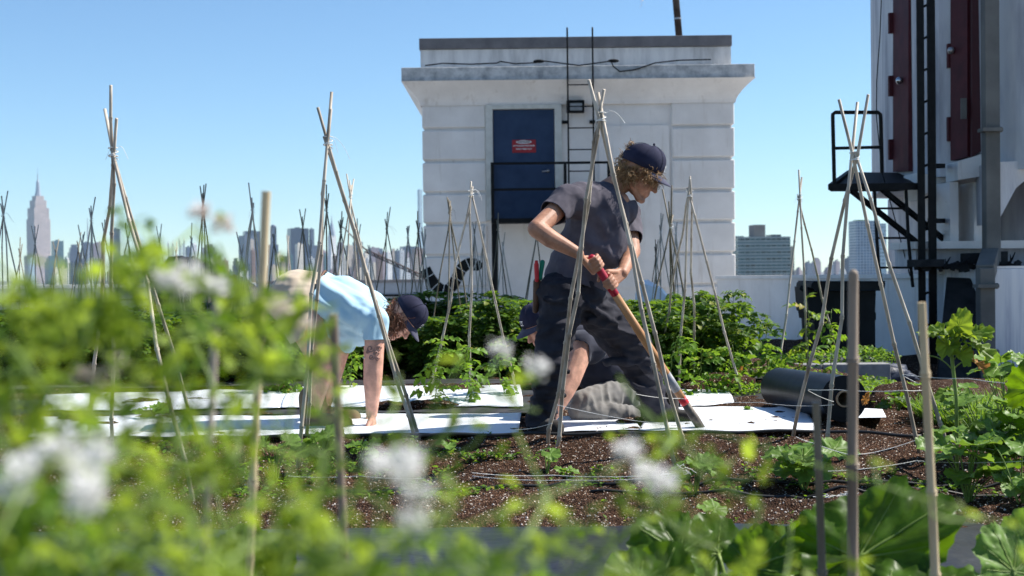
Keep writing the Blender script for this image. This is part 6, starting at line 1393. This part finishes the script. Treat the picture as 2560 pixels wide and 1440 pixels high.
# trousers
TR = cloth('grey_work_trousers', (.015, .015, .021), (.038, .038, .048), 0); q = MB()
cap_(q, hipR, hipL, .128, .125, 20); cap_(q, P_(1440, 712, 6.72), P_(1440, 740, 6.72), .145, .148, 20)
cap_(q, hipR, hipR.lerp(kR, .5), .112, .098, 18); cap_(q, hipR.lerp(kR, .5), kR, .098, .080, 18); cap_(q, kR, kR.lerp(fR, .6), .080, .068, 16); cap_(q, kR.lerp(fR, .6), fR + Vector((0, 0, .02)), .068, .072, 16)
cap_(q, hipL, hipL.lerp(kL, .5), .125, .108, 18); cap_(q, hipL.lerp(kL, .5), kL, .108, .092, 18); cap_(q, kL, kL.lerp(fL, .6), .088, .074, 16); cap_(q, kL.lerp(fL, .6), fL + Vector((0, 0, .02)), .074, .078, 16)
cap_(q, P_(1500, 790, 6.72), P_(1590, 860, 6.82), .085, .085, 16)
for (a, b_, r) in (((1460, 760, 6.58), (1545, 812, 6.66), .020), ((1475, 800, 6.62), (1600, 842, 6.72), .020), ((1520, 905, 6.72), (1640, 905, 6.80), .022), ((1540, 940, 6.78), (1635, 985, 6.86), .018), ((1350, 835, 6.52), (1430, 800, 6.56), .018), ((1350, 905, 6.46), (1420, 930, 6.50), .018), ((1345, 960, 6.50), (1410, 990, 6.54), .018), ((1365, 745, 6.50), (1415, 760, 6.50), .018), ((1560, 880, 6.74), (1625, 930, 6.80), .018)): cap_(q, P_(*a), P_(*b_), r, r * .7, 10)
tf = fold_disp(.019, (8, 8, 17), (22, 22, 40), seed=11)
remesh(q, .0075, 'trousers', TR, man, smooth=3, disp=tf)
# boots
BOOT = cloth('dark_boot_leather', (.02, .016, .014), (.04, .034, .03))
for f, tx in ((fR, Vector((.07, -.13, 0))), (fL, Vector((.09, -.09, 0)))):
    q = MB(); b0 = Vector((f.x, f.y, gz(f.x, f.y) + .045)); cap_(q, b0 + Vector((0, 0, .10)), b0, .055, .05, 12); cap_(q, b0, b0 + tx, .048, .042, 12); cap_(q, b0 - tx * .3, b0 + tx, .04, .038, 12); remesh(q, .008, 'boot', BOOT, man)
# belt and holster with pruners (hang at the hip)
hp = P_(1349, 715, 6.60)
pr = MB(); cap_(pr, hp + Vector((-.012, 0, .02)), hp + Vector((-.022, 0, -.12)), .020, .014, 10); o = remesh(pr, .004, 'holster', mat_noise('brown_leather', (.07, .035, .02), (.12, .06, .035), 12, .6, .3), man)
pr = MB(); cap_(pr, P_(1341, 662, 6.58), P_(1342, 700, 6.58), .0125, .011, 10); pr.tube([P_(1337, 657, 6.58), P_(1345, 657, 6.58)], .013, 8); remesh(pr, .003, 'pruner_handle', mat_noise('red_rubber', (.45, .02, .03), (.55, .035, .04), 8, .5), man)
pr = MB(); cap_(pr, P_(1356, 656, 6.60), P_(1350, 696, 6.59), .013, .010, 10); remesh(pr, .003, 'pruner_handle', mat_noise('green_rubber', (.0, .16, .09), (.01, .22, .12), 8, .5), man)
cap_hat(hC + Mh @ Vector((-.002, 0, .018)), Mh, NAVY, NAVYB, man, 1.0, curve=.5)
HB = hairmat('sun_bleached_hair', (.16, .085, .035), (.46, .28, .13))
hp_ = [hC + Mh @ Vector(v) for v in ((-.085, .03, .0), (-.09, -.03, -.01), (-.085, 0, -.03), (-.07, -.055, -.01), (-.05, -.07, -.03), (-.03, -.076, .01), (-.075, -.03, .03), (-.09, .0, .03), (-.04, -.07, -.05), (-.02, -.078, -.02), (.03, -.07, .03), (.05, -.06, .02), (-.06, .06, -.01), (.085, -.03, .035), (-.1, -.02, .045), (.075, -.045, .028))]
curls('hair', hp_, .014, 900, HB, man, 3, L=.050, wave=.75)
hk = [hC + Mh @ Vector(v) for v in ((-.04, -.04, .125), (-.06, -.03, .115))]; curls('hair_tuft', [hC + Mh @ Vector((-.10, -.02, .10))], .01, 24, HB, man, 8, L=.03)
q = MB()
for sg in (-1, 1): q.sphere(hC + Mh @ Vector((.079, sg * .031, .008)), .0105, 10, 8)
q.build('eye', mat_flat('eye_white', (.55, .5, .47), .3), man, smooth=True)
# the tool
tool = empty('garden_tool', tuple(toolB), 'long wooden handled digging tool with red grip held by the standing man', 'tool')
q = MB(); q.tube([toolA - tax * .03, toolA - tax * .02, toolA, toolA + tax * .115, toolA + tax * .12, toolA + tax * .195, toolA + tax * .2], [.012, .019, .0205, .0195, .021, .020, .016], 16); q.build('grip', mat_noise('red_grip', (.30, .012, .03), (.40, .02, .045), 9, .45), tool, smooth=True)
Lt = (toolB - toolA).length; q = MB(); q.tube([toolA + tax * .2, toolA + tax * .45, toolA + tax * .72 * Lt, toolA + tax * Lt * .80], [.019, .0205, .0205, .019], 16); q.build('handle', mat_noise('ash_wood', (.36, .17, .07), (.52, .28, .12), 8, .5, .1, stretch=(1, 1, .15)), tool, smooth=True)
q = MB(); q.tube([toolA + tax * Lt * .655, toolA + tax * Lt * .755], .0212, 16); q.build('sleeve', mat_noise('worn_label', (.20, .21, .23), (.34, .34, .36), 20, .5), tool, smooth=True)
q = MB(); q.tube([toolA + tax * Lt * .80, toolA + tax * Lt * .82, toolA + tax * Lt * .835], [.0215, .022, .021], 16); q.build('collar', mat_noise('red_band', (.5, .02, .03), (.6, .03, .04), 9, .5), tool, smooth=True)
q = MB(); q.tube([toolA + tax * Lt * .835, toolA + tax * Lt * .93, toolA + tax * Lt * 1.03], [.020, .0225, .018], 16); q.build('blade', mat_noise('dirty_steel', (.05, .042, .038), (.16, .14, .12), 14, .6, .3, metallic=.4), tool, smooth=True)
for z in (man, tool): world_children(z)
# ---------------------------------------------------------------- the bending woman
wo = empty('person', tuple(G(800, 1055, .4)), 'person bending over in light blue shirt, beige shorts and navy cap', 'person')
d = 7.0
hc = P_(1004, 796, 7.0); Mw = frame((.42, -.22, -.88), (.86, -.10, .45)); q = MB(); head(q, hc, Mw, .85)
sR, sL = P_(938, 800, 6.86), P_(935, 800, 7.22); nb = P_(955, 785, 7.02)
cap_(q, nb, hc + Mw @ Vector((-.03, 0, -.03)), .055, .05, 14); cap_(q, P_(890, 782, 7.04), P_(790, 745, 7.04), .112, .12, 18); cap_(q, sR, sL, .055, .055)
eR, wR = P_(934, 935, 6.84), P_(929, 1035, 6.86); eL, wL = P_(930, 925, 7.25), P_(928, 1020, 7.2)
for a, b_, c in ((sR, eR, wR), (sL, eL, wL)): cap_(q, a, b_, .054, .046); cap_(q, b_, b_.lerp(c, .3), .046, .045); cap_(q, b_.lerp(c, .3), c, .045, .029); hand_reach(q, c, (.12, -.02, -1), (-.8, .1, 0), .95)
hR, hL = P_(742, 756, 6.92), P_(748, 760, 7.16); kR2, kL2 = P_(806, 905, 6.88), P_(842, 880, 7.22); aR2, aL2 = P_(775, 1045, 6.9), P_(800, 1040, 7.2)
for a, k_, f in ((hR, kR2, aR2), (hL, kL2, aL2)): cap_(q, a, k_, .105, .066); cap_(q, k_, k_.lerp(f, .35), .064, .060); cap_(q, k_.lerp(f, .35), f, .060, .038)
remesh(q, .0048, 'body', SKF, wo)
BL = cloth('light_blue_shirt', (.34, .54, .66), (.42, .62, .74)); q = MB()
cap_(q, P_(795, 742, 7.04), P_(850, 762, 7.04), .135, .148, 20); cap_(q, P_(850, 762, 7.04), P_(914, 784, 7.04), .150, .130, 20); cap_(q, P_(790, 738, 6.95), P_(905, 788, 6.95), .115, .10, 16); cap_(q, P_(790, 738, 7.14), P_(905, 788, 7.14), .115, .10, 16); cap_(q, P_(905, 795, 7.02), nb, .10, .062, 16)
cap_(q, P_(840, 790, 7.04), P_(900, 815, 7.04), .12, .11, 18); cap_(q, sR, sR.lerp(eR, .60), .066, .062, 16); cap_(q, sL, sL.lerp(eL, .62), .066, .062, 16); cap_(q, P_(905, 790, 6.92), sR, .09, .07)
cap_(q, P_(862, 835, 7.05), P_(868, 862, 7.1), .07, .045)
cR, dR = sR.lerp(eR, .40), (eR - sR).normalized(); cL, dL = sL.lerp(eL, .42), (eL - sL).normalized(); wP, wN = P_(788, 745, 7.04), Vector((-.80, 0, .35)).normalized()
def cullw(p):
    if (p - cR).dot(dR) > 0 and (p - cR).length < .13 and p.x > P_(897, 850, 6.85).x: return True
    if (p - cL).dot(dL) > 0 and (p - cL).length < .10: return True
    if (p - wP).dot(wN) > .0: return True
    v = p - nb.lerp(hc, .45); n_ = (hc - nb).normalized(); return v.dot(n_) > 0 and (v - n_ * v.dot(n_)).length < .085
f3 = fold_disp(.006, (8, 8, 8), (20, 20, 20), seed=21)
def wdisp(p):
    v = p - P_(800, 745, 6.9); k = max(0, 1 - (v.length / .34) ** 2); d_ = f3(p) + .007 * k * math.sin((v.x * .75 + v.z * .75) * 80 + 4.0 * noise.noise(p * 6)); v2 = p - P_(925, 815, 6.85); k2 = max(0, 1 - (v2.length / .12) ** 2); return d_ + .007 * k2 * math.sin((v2.x - v2.z * .3) * 90)
remesh(q, .0068, 'shirt', BL, wo, smooth=3, disp=wdisp, cull=cullw)
BG_ = cloth('beige_shorts', (.44, .36, .27), (.54, .45, .35)); q = MB()
cap_(q, P_(738, 748, 6.94), P_(738, 750, 7.14), .142, .140, 20); cap_(q, P_(745, 742, 7.04), P_(785, 742, 7.04), .142, .130, 20)
cap_(q, hR, hR.lerp(kR2, .55), .132, .112, 18); cap_(q, hL, hL.lerp(kL2, .55), .130, .112, 18)
e1_, n1_ = hR.lerp(kR2, .40), (kR2 - hR).normalized(); e2_, n2_ = hL.lerp(kL2, .40), (kL2 - hL).normalized()
sf = fold_disp(.009, (9, 9, 12), (22, 22, 30), seed=31)
def sdisp(p): v = p - P_(775, 765, 6.85); return sf(p) + .009 * max(0, 1 - (v.length / .2) ** 2) * math.sin((v.x * -.5 + v.z * .9) * 75 + noise.noise(p * 5) * 2)
remesh(q, .0068, 'shorts', BG_, wo, smooth=3, disp=sdisp, cull=lambda p: ((p - e1_).dot(n1_) > 0 and (p - e2_).dot(n2_) > -.02) or (p - P_(800, 745, 7.04)).dot(Vector((.9, 0, -.2)).normalized()) > 0)
q = MB(); s_, t_, ax_ = rot_to(Vector((.93, 0, -.30)))
bc = P_(792, 746, 7.04); q.tube([bc + (s_ * math.cos(a) * .147 + t_ * math.sin(a) * .147) for a in np.linspace(0, 2 * math.pi, 40)], .007, 6, cap=False); q.build('belt', mat_noise('brown_belt', (.09, .045, .03), (.14, .07, .045), 9, .6), wo, smooth=True)
cap_hat(hc + Mw @ Vector((-.002, 0, .018)), Mw, NAVY, NAVYB, wo, .86, curve=.45)
HR_ = hairmat('red_brown_hair', (.10, .035, .018), (.22, .09, .045))
hh_ = [hc + Mw @ Vector(v) for v in ((-.08, 0, .0), (-.085, -.03, .01), (-.07, -.055, -.02), (-.05, -.065, -.05), (-.08, .02, -.03), (-.03, -.072, -.02), (.0, -.074, .0), (.03, -.068, .0), (-.02, -.07, -.06), (.0, -.068, -.09), (.03, -.066, -.06))]
curls('hair', hh_, .012, 420, HR_, wo, 5, L=.07, wave=.3)
# dark tattoo on the upper arm: a thin skin patch with drawn scrolls
q = MB(); ad = (eR - sR).normalized(); sx = Vector((1, 0, 0)); sy = ad.cross(sx).normalized(); sx = sy.cross(ad).normalized(); ac = lambda f: sR.lerp(eR, f)
for (f0, th0, r0_) in ((.52, -1.9, .020), (.60, -1.3, .016), (.50, -1.0, .014), (.68, -1.75, .014), (.70, -1.15, .012), (.58, -2.2, .010)):
    P2 = []
    for j in range(14):
        a = j * .62; rr_ = r0_ * (1 - j / 16); th = th0 + rr_ * math.cos(a) / .046; f = f0 + rr_ * math.sin(a) / (eR - sR).length; rad = .054 + (.046 - .054) * f + .0012; P2.append(ac(f) + (sx * math.cos(th) + sy * -math.sin(th) * (1 if sy.y > 0 else -1)) * rad if False else ac(f) + Vector((math.cos(th), math.sin(th), 0)) * rad)
    q.tube(P2, .0030, 4)
q.build('tattoo', mat_noise('tattoo_ink', (.26, .155, .13), (.34, .20, .17), 20, .6), wo)
BOOT2 = cloth('tan_boot_leather', (.14, .10, .055), (.22, .16, .09))
for f in (aR2, aL2):
    q = MB(); b0 = Vector((f.x, f.y, gz(f.x, f.y) + .05)); cap_(q, b0 + Vector((0, 0, .12)), b0, .058, .052, 12); cap_(q, b0, b0 + Vector((.18, -.03, -.01)), .05, .042, 12); remesh(q, .008, 'boot', BOOT2, wo)
world_children(wo)
# ---------------------------------------------------------------- the kneeling person behind the man
kn = empty('person', tuple(G(1480, 1050, .4)), 'person kneeling behind the standing man, bare arm reaching down, navy cap', 'person')
kc = P_(1352, 818, 7.35); Mk = frame((-.72, -.45, -.52), (-.42, -.2, .85)); q = MB(); head(q, kc, Mk, .90)
ks, ks2 = P_(1455, 862, 7.12), P_(1420, 868, 7.50); ke, kw = P_(1424, 950, 7.02), P_(1382, 1034, 6.94); ke2, kw2 = P_(1385, 955, 7.45), P_(1350, 1030, 7.35)
kn_ = P_(1400, 842, 7.32); cap_(q, kn_, kc + Mk @ Vector((-.03, 0, -.03)), .056, .052, 14); cap_(q, P_(1440, 880, 7.32), P_(1540, 950, 7.35), .13, .13, 16); cap_(q, ks, ks2, .06, .06)
cap_(q, ks, ke, .070, .058); cap_(q, ke, ke.lerp(kw, .35), .057, .054); cap_(q, ke.lerp(kw, .35), kw, .054, .036); cap_(q, ks2, ke2, .055, .046); cap_(q, ke2, kw2, .045, .03)
hand_reach(q, kw, (-.3, -.05, -.85), (-.8, .2, .2)); hand_reach(q, kw2, (-.3, -.05, -.9), (-.8, .2, .2))
remesh(q, .0048, 'body', SKF, kn)
q = MB(); cap_(q, P_(1445, 872, 7.32), P_(1500, 915, 7.34), .15, .15, 18); cap_(q, P_(1500, 915, 7.34), P_(1560, 960, 7.36), .15, .15, 18); cap_(q, ks, P_(1480, 872, 7.16), .078, .085, 14); cap_(q, ks2, P_(1450, 872, 7.45), .075, .09, 14); cap_(q, P_(1430, 850, 7.32), kn_, .09, .062, 14)
cap_(q, ks, ks.lerp(ke, .30), .078, .070, 14); kd = (ke - ks).normalized(); kcu = ks.lerp(ke, .12)
f5 = fold_disp(.008, (9, 9, 9), (20, 20, 20), seed=41)
remesh(q, .0075, 'shirt', cloth('dark_navy_shirt', (.018, .020, .034), (.035, .038, .058)), kn, smooth=3, disp=f5, cull=lambda p: ((p - kcu).dot(kd) > 0 and (p - kcu).length < .13 and p.x < P_(1470, 900, 7.1).x) or (p - kn_.lerp(kc, .4)).dot((kc - kn_).normalized()) > 0)
q = MB(); kh = P_(1560, 985, 7.30); kk = P_(1462, 1008, 7.10); cap_(q, kh, P_(1560, 985, 7.5), .118, .11, 16); cap_(q, kh, kk, .105, .072, 16); kk2 = P_(1500, 1020, 7.45); cap_(q, P_(1560, 985, 7.5), kk2, .12, .09, 16)
cap_(q, P_(1450, 1026, 7.08), P_(1575, 1040, 7.10), .062, .056, 14); cap_(q, kk2, P_(1570, 1035, 7.45), .08, .07, 14)
f6 = fold_disp(.011, (24, 9, 8), (44, 20, 16), seed=51)
remesh(q, .0075, 'trousers', cloth('faded_grey_trousers', (.15, .145, .138), (.23, .22, .21)), kn, smooth=3, disp=f6)
BOOT3 = cloth('black_boot', (.015, .015, .016), (.03, .03, .03))
for oy in (0, .3): q = MB(); b0 = P_(1580, 1040, 7.15) + Vector((0, oy, 0)); cap_(q, b0, b0 + Vector((.05, 0, .02)), .045, .04, 12); remesh(q, .008, 'boot', BOOT3, kn)
cap_hat(kc + Mk @ Vector((-.002, 0, .018)), Mk, NAVY, NAVYB, kn, .90, curve=.35)
curls('hair', [kc + Mk @ Vector(v) for v in ((-.08, .03, -.01), (-.08, -.03, -.01), (-.05, .07, -.03), (-.02, .075, -.03), (-.02, .074, -.06), (.02, .07, .0))], .012, 220, HR_, kn, 6, L=.06)
world_children(kn)
# ================================================================ AIR
HAZE = .00004
q = MB(); q.b2(-7600, 7600, -2600, 7900, -31.6, 460); hz = q.build('haze', None) if False else None
me = bpy.data.meshes.new('haze'); me.from_pydata(q.v, [], q.f); hz = link(bpy.data.objects.new('haze', me)); tag(hz, kind='stuff')
hm = bpy.data.materials.new('haze_air'); hm.use_nodes = True; n = hm.node_tree.nodes; hm.node_tree.links.clear(); n.remove(n['Principled BSDF'])
pv = n.new('ShaderNodeVolumePrincipled'); pv.inputs['Color'].default_value = (.62, .80, 1.0, 1); pv.inputs['Density'].default_value = HAZE; pv.inputs['Anisotropy'].default_value = .2
hm.node_tree.links.new(pv.outputs[0], n['Material Output'].inputs['Volume']); me.materials.append(hm)
